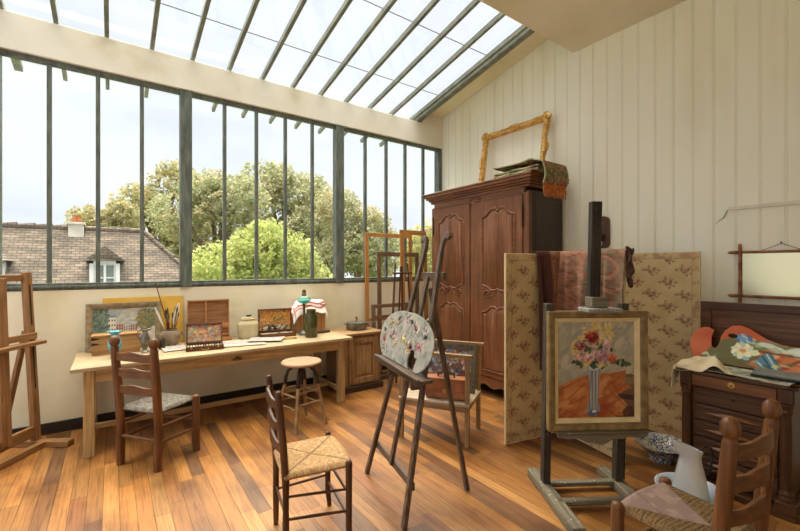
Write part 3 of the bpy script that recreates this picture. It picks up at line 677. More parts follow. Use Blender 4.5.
# big stoneware pot with brushes
M_SW = mottled('grey_stoneware',[(0.3,(112,96,76)),(0.55,(150,132,106)),(0.75,(172,156,130))],scale=9,rough=.35)
PX,PY = .485,4.72
root = thing('stoneware_pot','round grey-brown lugged pot holding the brushes','pot',(PX,PY,TZ))
MB().lathe([(0,0),(.062,0),(.066,.008),(.088,.05),(.098,.09),(.094,.125),(.074,.155),(.066,.165),(.072,.175),(.064,.176),(.058,.16),(.05,.05),(0,.03)],seg=32).build('body',M_SW,root,smooth=60)
for s in (-1,1): MB().tube([(s*.088,0,.13),(s*.112,0,.135),(s*.112,0,.115),(s*.094,0,.1)],.009,8).build('lug',M_SW,root)
r = random.Random(5)
BR = [(110,70,40),(70,46,30),(134,92,56),(50,40,36),(150,60,40)]
for k in range(11):
    a = r.uniform(0,2*PI); q = r.uniform(.008,.05); hgt = r.uniform(.29,.37); bx = PX+math.cos(a)*q*.4; by = PY+math.sin(a)*q*.4
    d = Vector((math.cos(a)*q*1.35,math.sin(a)*q*1.35,hgt)); B = Vector((bx,by,TZ+.035))
    desc = ['leaning left','leaning right','standing nearly upright','at the back','at the front'][k%5]
    root = thing('paintbrush','dark-handled paintbrush bunched in the stoneware pot on the table','brush',B,0,'paintbrushes bunched in the stoneware pot')
    MB().tube([(0,0,0),d*.72],[.0028,.0045],7).build('handle',plain('brush_wood_%d'%(k%5),BR[k%5],.4),root)
    MB().tube([d*.72,d*.84],[.0055,.0055],7).build('ferrule',plain('ferrule',(150,144,130),.35,metal=.7),root)
    MB().tube([d*.84,d*.93,d],[.006,.008,.003],7).build('bristles',plain('bristles_%d'%(k%3),[(84,66,50),(58,48,42),(120,96,70)][k%3],.9),root)
for nm,tip,lb in (('a',(-.13,.02,.36),'thin white quill leaning left out of the brush pot'),('b',(.075,-.02,.40),'broad white quill leaning right out of the brush pot')):
    root = thing('feather_quill',lb,'feather',(PX,PY,TZ+.04)); T_ = Vector(tip); 
    MB().tube([(0,0,0),T_*.95],[.003,.002],6).build('shaft',plain('quill',(222,210,186),.5),root)
    wd = .010 if nm=='a' else .024; sd_ = Vector((1,.25,0)); n = 14
    mb = MB().grid(lambda a,b: T_*(.42+.58*a)+(sd_*wd*(2*b-1)*math.sin(PI*min(1,a*.93+.05))**.6)+Vector((0,-.004*abs(2*b-1),0)),16,5)
    mb.build('vane',plain('feather_white',(232,226,212),.8),root,thick=.001)
root = thing('long_stick','long thin brown stick standing in the brush pot','stick',(PX+.02,PY,TZ+.04))
MB().tube([(0,0,0),(-.145,.02,.60)],[.0045,.0045],8).build('shaft',w_walnut('Z'),root); MB().ell((-.147,.02,.606),(.0085,.0085,.0085)).build('knob',w_walnut('Z'),root)
# painted sheets lying flat
def flat_sheet(label,cx,cy,rz,w,h,seed,cols,base,z=TZ+.001):
    root = thing('painted_sheet',label,'paper',(cx,cy,z),rz); im = Img(w,h,int(w*160),int(h*160),base); im.mottle(cols,7,seed,.5)
    im.dabs(int(900*w*h/.12),(0,w,0,h),.009,cols,seed); 
    sheet('paper',im,vcol('oil_paint',.5,.3,160),root,lambda u,v:(u-w/2,v-h/2,.004+.006*np.sin(u*9+seed)*np.sin(v*8)**2+.003),thick=.0015); return root
PALE = [(184,178,166),(164,156,148),(192,170,162),(160,166,160),(200,192,180),(176,140,130),(142,150,152),(190,180,146)]
flat_sheet('paint-daubed pale sheet in front of the brush pot',.50,4.53,4,.22,.30,1,PALE,(184,178,168))
flat_sheet('large paint-daubed sheet lying in the middle of the table front',1.135,4.42,-12,.42,.36,2,PALE,(186,176,168),TZ+.002)
flat_sheet('pale streaked paper on the table below the stoneware jar',1.38,4.44,-28,.36,.26,3,PALE,(190,184,176),TZ+.012)
# open boxes. hinge along x at the back; local origin at front left bottom middle
def open_box(name,label,loc,rz,w,d,hb,lidh,tilt,mat,lid_img=None,divider=False,tubes=True,latch=True):
    root = thing(name,label,'paintbox',loc,rz); t = .008
    mb = MB().b(-w/2,w/2,-d/2,d/2,0,.008)
    for a,b_,c,e in ((-w/2,w/2,-d/2,-d/2+t),(-w/2,w/2,d/2-t,d/2),(-w/2,-w/2+t,-d/2,d/2),(w/2-t,w/2,-d/2,d/2)): mb.b(a,b_,c,e,0,hb)
    mb.build('tray',mat('X'),root,bevel=.002)
    a = math.radians(tilt); Mx = Matrix.Translation((0,d/2+.004,hb)) @ Matrix.Rotation(-a,4,'X')
    lid = MB().b(-w/2,w/2,0,.01,0,lidh)
    for x0,x1,z0,z1 in ((-w/2,w/2,0,.014),(-w/2,w/2,lidh-.014,lidh),(-w/2,-w/2+.012,0,lidh),(w/2-.012,w/2,0,lidh)): lid.b(x0,x1,-.022,.01,z0,z1)
    if divider:
        lid.b(-w*.08,-w*.08+.016,-.018,0,.1,lidh-.01).b(-w/2,w/2,-.018,0,.085,.135)
    lo = lid.build('lid',mat('X'),root,bevel=.0015); lo.matrix_local = Mx
    if divider: MB().b(-w/2+.012,w/2-.012,-.004,.001,.012,lidh-.012).build('lid_panel',wood('brown_panel',(112,74,46),(150,104,68),(172,126,86),'X',.55),lo)
    if lid_img:
        im = lid_img(w-.028,lidh-.03)
        s_ = sheet('palette_panel',im,vcol('oil_paint',.5,.3,160),lo,lambda u,v:(u-(w-.028)/2,u*0-.006,v+.015))
    if tubes:
        rg = random.Random(int(w*1000)); n = int(w/.024)
        for k in range(n):
            c = rg.choice([(214,210,200),(186,180,168),(170,150,120),(120,110,104),(200,190,150)])
            x = -w/2+.02+k*(w-.04)/max(1,n-1); MB().tube([(x,-d*.3,hb*.62),(x+rg.uniform(-.004,.004),d*.1,hb*.62),(x,d*.28,hb*.66)],[.004,.009,.010],8).build('paint_tube',plain('tube_%d_%d_%d'%c,c,.4,metal=.2),root)
    if latch:
        q = plain('brass_fittings',(176,142,80),.35,metal=.8)
        MB().tube([(-.03,-d/2-.002,hb*.55),(-.028,-d/2-.016,hb*.3),(0,-d/2-.02,hb*.22),(.028,-d/2-.016,hb*.3),(.03,-d/2-.002,hb*.55)],.003,7).build('handle',q,root)
        for s in (-1,1): MB().b(s*w*.36-.008,s*w*.36+.008,-d/2-.004,-d/2,hb*.5,hb).build('clasp',q,root)
    return root
def pal_img(base,cols,seed,dens=1.0):
    def f(w,h):
        im = Img(w,h,int(w*220),int(h*220),base); im.mottle([tuple(int(c*.85) for c in base),base],8,seed,.6)
        im.dabs(int(500*dens),(0,w,0,h),.011,cols,seed,1.7); return im
    return f
MIXC = [(160,140,128),(186,150,90),(142,132,130),(206,176,96),(120,112,112),(190,170,160),(150,84,60),(126,140,120),(206,120,70),(120,90,110)]
open_box('paintbox','open paintbox with a multicoloured palette lid at the table front edge',(.745,4.335,TZ),-8,.33,.17,.045,.20,18,w_boxd,pal_img((160,140,122),MIXC,4))
open_box('sketching_box','open brown box with a divided empty lid against the wall',(.86,4.72,TZ),-3,.42,.18,.05,.40,3,w_box,None,True,False,False)
OR = [(190,126,60),(206,150,86),(70,80,70),(214,180,130),(150,90,44),(96,110,96),(222,196,160)]
def lid3(w,h):
    im = Img(w,h,int(w*220),int(h*220),(192,128,64)); im.mottle([(176,110,50),(204,146,80)],9,3); im.dabs(130,(0,w,h*.25,h),.007,OR,9,1.8); im.dabs(70,(0,w,0,h*.2),.012,[(54,52,52),(86,84,80),(206,200,190),(40,44,52)],8); im.dabs(50,(w*.4,w*.9,h*.3,h*.8),.007,[(60,80,70),(90,120,110),(200,170,60)],7); return im
open_box('paintbox','open paintbox with orange paint-scraped lid left of the oil lamp',(1.575,4.66,TZ),-6,.39,.20,.045,.265,4,w_boxd,lid3,False,True,False)
# stoneware jar with dark knob
M_JAR = mottled('cream_stoneware',[(0.3,(176,160,122)),(0.7,(206,192,158))],scale=7,rough=.35)
root = thing('stoneware_jar','cream stoneware jar with a dark lid knob between two open boxes','jar',(1.265,4.74,TZ))
MB().lathe([(0,0),(.102,0),(.112,.008),(.115,.15),(.109,.175),(.076,.2),(.072,.208),(.08,.213),(.08,.222),(.07,.226),(0,.222)],seg=36).build('body',M_JAR,root,smooth=45)
lid_ = MB().lathe([(0,.226),(.056,.226),(.058,.234),(.03,.240),(0,.242)],seg=24).build('lid',M_JAR,root)
MB().ell((.004,0,.252),(.034,.018,.013)).ell((.03,.004,.256),(.012,.012,.01)).build('knob',M_DPOT,lid_)
# wooden box stood on end, with cloth and lamp
root = thing('wooden_crate','upright honey-coloured wooden box behind the green jar and lamp','box',(2.02,4.765,TZ),-3)
MB().b(-.175,.175,-.10,.10,0,.33).build('body',wood('crate_wood',(166,112,64),(200,148,94),(220,172,118),'Z',.5),root,bevel=.003)
MB().b(-.18,.18,-.105,.105,.331,.345).build('lid',w_box('X'),root,bevel=.003)
MB().b(-.177,-.135,-.106,-.10,.02,.33).build('edge_board',w_box('Z'),root,bevel=.002)
# cloth over it
im = Img(.62,.40,90,60,(236,230,222)); im.mottle([(226,218,208),(242,238,232)],9,4)
for vv in (.05,.075,.33,.355): im.mix((np.abs(im.v-vv)<.007)*.85,(190,70,62))
for uu in (.05,.57): im.mix((np.abs(im.u-uu)<.006)*.8,(190,80,70))
def drape(u,v):
    # runs along x over the crate: u across (x), v front->back; hangs at both ends
    x = (u-.31); ax = np.abs(x); edge = .16; over = np.clip(ax-edge,0,9)
    X = np.sign(x)*np.minimum(ax,edge+.004)+np.sign(x)*over*np.where(x>0,.25,.55)
    Z = .352-over*np.where(x>0,.95,.80)+.014*np.sin(u*26+v*9)*np.exp(-over*4)**2+.016*np.sin(v*30+u*5)**2
    Yv = (v-.2)*.62+ .012*np.sin(u*30)-np.clip(.12-v,0,1)*.15; Z = Z-np.clip(.085-v,0,1)*1.5
    Yv = Yv-np.where(Z<.33,.02,0)*0
    return X,Yv-.012,Z+.012
root = thing('dish_towel','rumpled white towel with red stripes draped over the wooden box','cloth',(2.02,4.765,TZ),-3)
sheet('towel',im,vcol('linen',.9,.3,300),root,drape,thick=.003)
# oil lamp
root = thing('oil_lamp','oil lamp with turquoise glass bowl on a slender brown stem','lamp',(1.86,4.545,TZ))
M_BRS = plain('aged_brass',(112,88,54),.4,metal=.6)
MB().lathe([(0,0),(.056,0),(.06,.012),(.056,.026),(.036,.04),(.022,.055),(0,.06)],seg=24).build('base',plain('lamp_base',(110,108,100),.4,metal=.4),root,smooth=50)
MB().tube([(0,0,.05),(0,0,.2),(0,0,.375)],[.017,.012,.016],14).build('stem',M_BRS,root)
MB().lathe([(0,.36),(.03,.365),(.066,.385),(.080,.415),(.076,.440),(.05,.46),(.022,.468),(0,.468)],seg=28).build('reservoir',glassy('turquoise_glass',(.62,.93,.91),rough=.05,gloss=.14),root,smooth=60)
MB().lathe([(0,.374),(.03,.377),(.062,.391),(.073,.413),(.073,.418),(0,.418)],seg=24).build('oil',mottled('teal_oil',[(0.3,(126,204,200)),(0.7,(168,222,216))],scale=6,rough=.2,bmp=0),root)
MB().lathe([(0,.466),(.026,.468),(.028,.49),(.018,.5),(.024,.512),(.02,.535),(.008,.548),(0,.55)],seg=18).build('burner',M_BRS,root,smooth=45)
# green glass jar
root = thing('green_glass_jar','tall olive-green glass jar at the right front of the table','jar',(1.875,4.37,TZ))
MB().lathe([(0,.002),(.068,.002),(.073,.01),(.075,.235),(.070,.26),(.052,.282),(.050,.302),(.058,.309),(.058,.319),(.046,.319),(.044,.285),(.066,.25),(.067,.02),(0,.014)],seg=32).build('body',mottled('olive_glass',[(0.3,(52,54,24)),(0.7,(92,92,48))],scale=5,rough=.08,bmp=0,spec=.6),root,smooth=60)
# flat iron & wire frame
root = thing('iron_bar','dark iron rest lying at the right end of the table','iron',(2.10,4.56,TZ),8)
MB().b(-.07,.10,-.03,.03,0,.022).b(-.10,-.06,-.018,.018,.004,.016).build('body',M_IRON,root,bevel=.006)
root = thing('brass_ring','small oval brass wire frame lying in front of the lamp','frame',(1.63,4.40,TZ),-6)
MB().tube([(.075*math.cos(a),.04*math.sin(a),.007) for a in np.linspace(0,2*PI,30)],.006,8,caps=False).build('ring',plain('brass_fittings',(176,142,80),.35,metal=.8),root)
# ================================================================ small cabinet and what stands on it
cb = thing('small_cabinet','low oak cupboard in the corner beside the long table','cabinet',(2.62,4.60,0))
def C(x0,x1,y0,y1,z0,z1): return MB().b(x0-2.62,x1-2.62,y0-4.60,y1-4.60,z0,z1)
WC = lambda a: wood('cabinet_oak',(108,78,50),(152,116,78),(182,146,104),a,.55)
C(2.30,2.83,4.37,4.86,.07,.70).build('body',WC('Z'),cb,bevel=.003)
C(2.265,2.865,4.33,4.88,.70,.728).build('top',wood('cabinet_top',(132,98,64),(168,130,88),(190,154,112),'X',.55),cb,bevel=.005)
C(2.27,2.86,4.335,4.88,0,.075).build('plinth',w_armd('X'),cb,bevel=.008)
dd = C(2.36,2.78,4.362,4.374,.10,.67).b(-.26,-.18,-.258,-.235,.10,.67).b(.08,.16,-.258,-.235,.10,.67).b(-.18,.08,-.258,-.235,.10,.17).b(-.18,.08,-.258,-.235,.60,.67).build('door',WC('Z'),cb,bevel=.004)
C(2.465,2.675,4.35,4.364,.205,.565).build('door_panel',wood('cabinet_panel',(130,98,64),(160,126,86),(184,150,110),'Z',.55),dd,bevel=.010)
MB().ell((2.385-2.62,4.335-4.6,.39),(.009,.012,.009)).build('knob',M_IRON,dd)
CT = .728
M_ALU = mottled('dull_tin',[(0.3,(96,94,88)),(0.7,(140,136,128))],scale=14,rough=.4,metal=.7)
root = thing('saucepan','dull grey lidded saucepan with long handle on the small cabinet','saucepan',(2.62,4.62,CT),-20)
MB().lathe([(0,0),(.128,0),(.135,.008),(.139,.085),(.145,.09),(.135,.092),(0,.092)],seg=36).build('pan',M_ALU,root,smooth=40)
ld = MB().lathe([(0,.094),(.132,.093),(.134,.097),(.08,.104),(0,.108)],seg=30).build('lid',M_ALU,root,smooth=40)
MB().tube([(0,0,.105),(0,0,.13),(0,0,.15)],[.014,.008,.015],10).ell((0,0,.155),(.016,.016,.012)).build('lid_knob',plain('knob_brown',(120,82,50),.5),ld)
MB().bar((.135,0,.08),(.27,.02,.088),.022,.012).build('handle',M_ALU,root,bevel=.003)
MB().b(-.17,-.137,-.022,.022,.07,.08).build('lug',M_ALU,root,bevel=.003)
def stretcher(name,label,loc,rz,tilt,w,h,b,t,mat,mid=None,cat='frame'):
    root = thing(name,label,cat,loc,rz,None); root.rotation_euler = (-math.radians(tilt),0,math.radians(rz))
    MB().b(-w/2,w/2,-t,0,0,b).build('rail',mat('X'),root,bevel=.002); MB().b(-w/2,w/2,-t,0,h-b,h).build('rail',mat('X'),root,bevel=.002)
    for s in (-1,1): MB().b(s*w/2-(b if s>0 else 0),s*w/2+(b if s<0 else 0),-t,0,b,h-b).build('stile',mat('Z'),root,bevel=.002)
    if mid: MB().b(-w/2+b,w/2-b,-t*.8,-t*.1,mid-b*.4,mid+b*.4).build('cross_rail',mat('X'),root,bevel=.002)
    return root
PN = lambda a: wood('honey_pine',(150,94,44),(192,132,70),(212,158,96),a,.55)
DK = lambda a: wood('grey_brown_stretcher',(84,62,44),(122,94,70),(150,120,92),a,.6)
stretcher('stretcher_frame','large empty honey-pine stretcher frame, left edge just right of the saucepan',(3.31,4.845,0),0,1,.83,2.04,.055,.02,PN,.80)
stretcher('stretcher_frame','tall narrow pine frame overlapping the larger stretcher by the armoire',(3.68,4.71,0),0,2,.50,2.10,.068,.022,PN,None)
stretcher('stretcher_frame','dull grey-brown frame in front of the large pine stretcher',(3.42,4.77,.0),0,1,.74,1.765,.06,.022,DK,None)
stretcher('stretcher_frame','low brown frame standing at the bottom in front of the other stretchers',(3.19,4.64,0),0,2,.62,1.035,.05,.03,DK,.86)
root = thing('slender_easel','spindly brown easel standing in front of the leaning frames','easel',(3.06,4.22,0),-12)
for s in (-1,1): MB().tube([(s*.20,-.05,0),(s*.135,-.02,.8),(s*.085,0,1.60)],[.017,.016,.012],8).build('leg',w_dark('Z'),root)
MB().tube([(0,.17,0),(0,.02,1.56)],[.014,.011],8).build('rear_leg',w_dark('Z'),root)
MB().bar((-.13,-.03,1.47),(.13,-.03,1.47),.05,.022).build('ledge',w_dark('X'),root,bevel=.003)
MB().bar((0,-.035,.55),(0,-.02,1.56),.024,.016,up=(0,1,0)).build('mast',w_dark('Z'),root)
MB().bar((-.16,-.045,.5),(.16,-.045,.5),.03,.014).build('brace',w_dark('X'),root)
# ================================================================ tall tripod easel with palette
te = thing('tripod_easel','tall three-legged brown easel with scrolled tops in the middle of the room','easel',(1.48,2.25,0),77.2)
# local x = along the ledge, local y = towards the painter (away from the rear leg)
LE = lambda z: -.41*z/1.75
EZ, EX, EY = w_easel('Z'), w_easel('X'), w_easel('Y')
for s in (-1,1):
    zs = [0,.4,.8,1.2,1.5]; tp = .160 if s>0 else -.105; pts = [(lerp(s*.35,tp,z/1.6),LE(z),z) for z in zs]
    pts += [(tp,LE(1.62),1.62),(tp-s*.006,LE(1.69),1.69),(tp+s*.003,LE(1.735),1.735),(tp+s*.03,LE(1.765),1.765),(tp+s*.06,LE(1.765),1.765),(tp+s*.078,LE(1.745),1.745)]
    prof = [(-.019,-.014),(.019,-.014),(.019,.014),(-.019,.014)]
    MB().sweep([Vector(p) for p in pts],prof,up=(0,1,.2),scale=[1,1,1,1,1,1,1.0,1.0,1.1,1.2,1.1]).build('front_leg',EZ,te,bevel=.003)
MB().bar((-.185,LE(1.49)-.02,1.485),(.20,LE(1.49)-.02,1.485),.03,.055).build('head_rail',EX,te,bevel=.003)
MB().bar((0,LE(.21)-.006,.21),(.03,LE(1.48)-.004,1.48),.04,.022,up=(0,1,0)).build('middle_bar',EZ,te,bevel=.003)
MB().bar((-.325,LE(.23)-.02,.22),(.325,LE(.23)-.02,.22),.02,.05).build('lower_rail',EX,te,bevel=.003)
MB().bar((-.133,-.575,0),(0,LE(1.40)-.03,1.40),.034,.028,up=(0,1,0)).build('rear_leg',EZ,te,bevel=.003)
MB().bar((0,LE(1.15),1.12),(0,LE(1.2)-.10,1.2),.025,.02).build('hinge_block',EY,te)
lz = .865; ly = LE(lz)
MB().b(-.37,.41,ly+.015,ly+.125,lz-.022,lz).b(-.37,.41,ly+.105,ly+.125,lz-.03,lz+.012).build('ledge',EX,te,bevel=.003)
for s in (-1,1): MB().b(s*.2-.015,s*.2+.015,ly+.02,ly+.09,lz-.10,lz-.022).build('ledge_bracket',EZ,te,bevel=.003)
# palette: thick kidney shaped board
pw, ph = .90,.365
im = Img(pw,ph,170,90,(146,146,136)); im.mottle([(124,126,116),(146,146,136),(164,160,148),(138,142,134)],9,2)
im.dabs(220,(0,pw,0,ph),.018,[(164,160,150),(136,140,134),(158,146,140),(174,168,154),(120,122,114)],2)
for cx,cy,c in ((.10,.12,(150,90,86)),(.17,.25,(176,170,104)),(.30,.29,(168,160,112)),(.33,.12,(196,170,140)),(.45,.17,(190,176,110)),(.44,.31,(190,160,156)),(.60,.27,(176,150,150)),(.70,.16,(190,120,130)),(.56,.13,(196,160,120)),(.74,.26,(170,170,180)),(.24,.17,(180,150,146)),(.64,.08,(196,180,150)),(.14,.05,(170,176,170))):
    im.ell(cx,cy,.046,.036,c,rag=.8,freq=50,seed=int(cx*97),soft=.5,al=.75); im.dabs(16,(cx-.045,cx+.045,cy-.035,cy+.035),.009,[(64,58,58),(96,84,76),(214,196,160),(120,70,66)],int(cx*991),1.5)
U,V = im.u,im.v
def inside(u,v):
    x,y = (u-pw/2)/(pw/2),(v-ph/2)/(ph/2)
    body = (np.abs(x)**2.3+np.abs(np.where(y>-.1,(y+.1)/1.1,(y+.1)/1.15))**2.2) < 1
    notch = (((x-.40)/.10)**2+((y+.66)/.34)**2 < 1) | ((np.abs(x-.45-.10*(y+1)) < .085)&(y<-.55))
    hole = ((x-.30)/.045)**2+((y+.28)/.13)**2 < 1
    return body & ~notch & ~hole
root = thing('palette','big kidney-shaped palette crusted with grey and pink paint resting on the tripod easel','palette',(1.48,2.25,0),77.2)
def pmap(u,v): 
    X = .53-u; z = .87+v*.985; return X, -.41*z/1.75+.06-.035*v, z
sheet('board',im,vcol('palette_paint',.5,.5,60),root,pmap,mask=inside(U,V),thick=.009)
r = random.Random(9); k = 0
for cx,cy,c in ((.10,.12,(150,90,86)),(.17,.25,(176,170,104)),(.33,.12,(196,170,140)),(.45,.17,(190,176,110)),(.60,.27,(120,90,90)),(.70,.16,(190,120,130)),(.30,.30,(90,84,80)),(.24,.19,(180,150,146)),(.52,.30,(70,64,62)),(.76,.23,(90,80,80)),(.08,.19,(80,74,72)),(.56,.17,(206,190,160))):
    mb = MB(); X,Yv,Zv = pmap(cx,cy); mb.ell((X,Yv+.006,Zv),(.017,.007,.013),(r.uniform(-1,1),0,0),9,6)
    for q in range(4): mb.ell((X+r.uniform(-.017,.017),Yv+.007,Zv+r.uniform(-.014,.014)),(r.uniform(.006,.012),.007,r.uniform(.005,.01)),None,8,5)
    mb.build('paint_blob',plain('blob_%d'%k,c,.45,v=22,scale=40,bmp=.3),root); k += 1
# ================================================================ rack with leather bag and painting
rk = thing('picture_rack','greyed oak rack with shelf and top rails standing before the armoire','rack',(2.31,2.705,0),-58.9)
# local x: left(-.31) to right(.31); y: 0 front to .45 back
RZ,RX,RY = w_rack('Z'),w_rack('X'),w_rack('Y')
for s in (-1,1):
    MB().bar((s*.305,0,0),(s*.305,.015,.775),.038,.03,up=(0,1,0)).build('front_leg',RZ,rk,bevel=.003)
    MB().bar((s*.305,.45,0),(s*.305,.45,.80),.038,.03,up=(0,1,0)).build('back_leg',RZ,rk,bevel=.003)
    MB().bar((s*.305,.01,.335),(s*.305,.45,.335),.026,.045).build('side_rail',RY,rk,bevel=.003)
MB().b(-.33,.35,-.02,.035,.765,.795).build('front_top_rail',RX,rk,bevel=.003)
MB().b(-.33,.36,.425,.475,.795,.825).build('back_top_rail',RX,rk,bevel=.003)
MB().b(-.33,.33,-.025,.46,.35,.372).build('shelf',wood('rack_shelf',(140,120,98),(176,156,130),(200,182,156),'X',.6),rk,bevel=.003)
MB().b(-.30,.30,-.015,.012,.30,.35).build('front_apron',RX,rk,bevel=.003)
BZ = Matrix.Rotation(math.radians(-58.9),3,'Z')
def rl(x,y,z): return tuple(Vector((2.31,2.705,0))+BZ@Vector((x,y,z)))
root = thing('abstract_painting','dark multicoloured canvas in a speckled frame behind the leather bag','painting',rl(.0,.33,.373),-58.9); root.rotation_euler = (-math.radians(9),0,math.radians(-58.9))
for sd in ('bottom','top','left','right'): mitre_rail(sd,.60,.44,.045,[(0,0),(0,-.025),(.045,-.02),(.045,0)]).build('frame_rail',mottled('speckled_frame',[(0.35,(52,50,42)),(0.5,(110,104,86)),(0.62,(70,66,54)),(0.7,(150,140,110))],scale=70,rough=.6,bmp=.2),root)
im = Img(.51,.35,120,84,(96,80,74)); im.mottle([(60,58,62),(110,86,78),(134,110,96),(84,80,84)],9,5); im.dabs(420,(0,.51,0,.35),.009,[(60,110,160),(150,60,50),(190,170,140),(70,90,80),(40,40,44),(196,120,70),(120,100,120),(214,206,190)],6)
im.dabs(60,(0,.51,.2,.35),.01,[(200,196,186),(80,140,190),(150,150,150)],8)
sheet('canvas',im,vcol('oil_paint',.5,.3,160),root,lambda u,v:(u-.255,u*0-.009,v+.045),thick=.003)
M_LEA = mottled('tan_leather',[(0.25,(104,60,36)),(0.5,(148,92,58)),(0.75,(176,120,82))],scale=7,rough=.45,bmp=.15)
root = thing('leather_bag','tan leather briefcase with top handle sitting on the rack shelf','bag',rl(.09,.10,.373),-56)
MB().b(-.185,.185,-.06,.06,0,.185).build('body',M_LEA,root,bevel=.022,seg=4)
MB().b(-.188,.188,-.066,-.056,.08,.18).b(-.188,.188,-.066,.062,.176,.190).build('flap',M_LEA,root,bevel=.005)
MB().tube([(-.075,0,.188),(-.07,0,.222),(-.03,0,.238),(.03,0,.238),(.07,0,.222),(.075,0,.188)],.0085,8).build('handle',plain('dark_leather',(84,44,30),.5),root)
MB().b(-.018,.018,-.072,-.064,.06,.09).build('lock',plain('brass_fittings',(176,142,80),.35,metal=.8),root,bevel=.003)
# ================================================================ left studio easel
le = thing('studio_easel','pale brown H-frame easel cut by the left edge of the picture','easel',(-.70,4.415,0),55.2)
# local x along the frame (right post +x), local y = away from the room
WL = lambda a: wood('easel_pine',(112,76,44),(150,108,66),(176,134,88),a,.5)
ly_ = lambda z: .085*z/1.5
for s in (-1,1):
    x = s*.29
    MB().bar((x,0,.05),(x,ly_(1.505),1.505),.062,.045,up=(0,1,0)).build('post',WL('Z'),le,bevel=.004)
    for a,b_ in ((1.05,1.40),(.45,.86)): MB().bar((x,ly_(a)-.0235,a),(x,ly_(b_)-.0235,b_),.014,.002,up=(0,1,0)).build('slot',plain('slot_dark',(40,28,20),.8),le)
    MB().bar((x,.30,.03),(x,ly_(1.0)+.03,1.0),.045,.03,up=(0,1,0)).build('rear_strut',WL('Z'),le,bevel=.004)
    MB().b(x-.035,x+.035,-.30 if s>0 else -.1,.33,0,.055).build('foot',WL('Y'),le,bevel=.006)
MB().b(-.32,.32,-.005+ly_(1.48),.04+ly_(1.48),1.43,1.485).build('top_rail',WL('X'),le,bevel=.004)
MB().b(-.32,.32,-.015,.03,.09,.18).build('base_rail',WL('X'),le,bevel=.004)
MB().b(-.32,.32,-.10,-.045,.0,.05).build('front_runner',WL('X'),le,bevel=.004)
lg = MB().b(-.42,.32,-.07,.02,.885,.915).build('ledge',WL('X'),le,bevel=.004)
MB().b(-.34,.30,-.005,.02,.93,.985).build('canvas_clamp',WL('X'),le,bevel=.004)
MB().bar((0,-.02,.12),(0,.03,1.46),.075,.04,up=(0,1,0)).build('centre_mast',WL('Z'),le,bevel=.004)
# ================================================================ main easel with bouquet painting
me_ = thing('painting_easel','paint-spattered dark studio easel carrying the framed bouquet','easel',(2.655,1.53,0),-32.7)
GZ,GX,GY = w_grey('Z'),w_greyl('X'),w_greyl('Y')
# local x right, y away from viewer
MB().bar((-.252,0,.05),(-.245,-.035,1.30),.05,.06,up=(0,1,0)).build('post',GZ,me_,bevel=.004)
MB().bar((.262,0,.05),(.285,-.035,1.30),.05,.06,up=(0,1,0)).build('post',GZ,me_,bevel=.004)
MB().bar((.312,.035,.05),(.322,.01,1.10),.03,.05,up=(0,1,0)).build('rear_post',GZ,me_,bevel=.004)
for s in (-1,1): MB().b(s*.265-.04,s*.265+.04,-.50,.20,0,.06).build('runner',GY,me_,bevel=.006)
MB().b(-.26,.26,-.025,.025,.03,.06).build('cross_bar',GX,me_,bevel=.004)
MB().b(-.26,.26,-.245,-.195,.03,.06).build('cross_bar',GX,me_,bevel=.004)
MB().bar((.07,.0,.45),(.085,-.04,2.0),.072,.05,up=(0,1,0)).build('mast',wood('black_mast',(34,29,24),(52,45,38),(78,70,60),'Z',.75,speck=(120,116,108),speck_t=.68),me_,bevel=.004)
MB().b(.03,.14,-.10,.0,1.275,1.345).build('clamp_block',GX,me_,bevel=.004)
MB().b(-.02,.215,-.15,.005,1.245,1.272).build('top_clamp',wood('light_spattered',(112,110,104),(150,148,142),(180,178,172),'X',.6,speck=(214,212,206)),me_,bevel=.005)
mb = MB(); poly = [(-.22,.0),(.40,.0),(.40,-.025)]
for k in range(25):
    a = k/24; x = .40-.62*a; poly.append((x,-.03-.045*math.exp(-((a-.55)/.16)**2)-.012*math.sin(a*16)**2))
mb.prism(poly[::-1],.022,Matrix(((1,0,0,0),(0,0,1,-.13),(0,1,0,.445),(0,0,0,1))))
mb.b(-.22,.40,-.13,.0,.425,.447).build('ledge',GX,me_,bevel=.003)
BE = Matrix.Rotation(math.radians(-32.7),3,'Z')
def el(x,y,z): return tuple(Vector((2.655,1.53,0))+BE@Vector((x,y,z)))
PWW, PHH = .69,.805
root = thing('bouquet_painting','framed painting of a flower bouquet in a glass vase on orange cloth','painting',el(.075,-.055,.447),-32.7); root.rotation_euler = (-math.radians(.6),0,math.radians(-32.7))
M_FRM = mottled('olive_gilt_frame',[(0.3,(104,84,50)),(0.7,(150,126,84))],scale=16,rough=.45,bmp=.15,sc3=(1,1,1))
M_LIN = mottled('cream_slip',[(0.3,(206,186,136)),(0.7,(226,208,164))],scale=12,rough=.6)
for sd in ('bottom','top','left','right'):
    mitre_rail(sd,PWW,PHH,.05,[(0,0),(0,-.05),(.01,-.056),(.038,-.05),(.05,-.036),(.05,0)]).build('frame_rail',M_FRM,root,bevel=.002)
    mb = mitre_rail(sd,PWW-.098,PHH-.098,.022,[(0,0),(0,-.037),(.028,-.022),(.028,0)]); o = mb.build('slip',M_LIN,root); o.location = (0,0,.049)
w,h_ = PWW-.138,PHH-.138
im = Img(w,h_,190,240,(166,158,146)); im.mottle([(154,148,134),(176,168,148),(186,176,146),(162,154,140),(146,142,132)],5,3)
im.dabs(500,(0,w,h_*.4,h_),.02,[(156,150,136),(176,168,146),(188,178,150),(164,156,140),(148,144,134)],2,2.2,rot=.9)
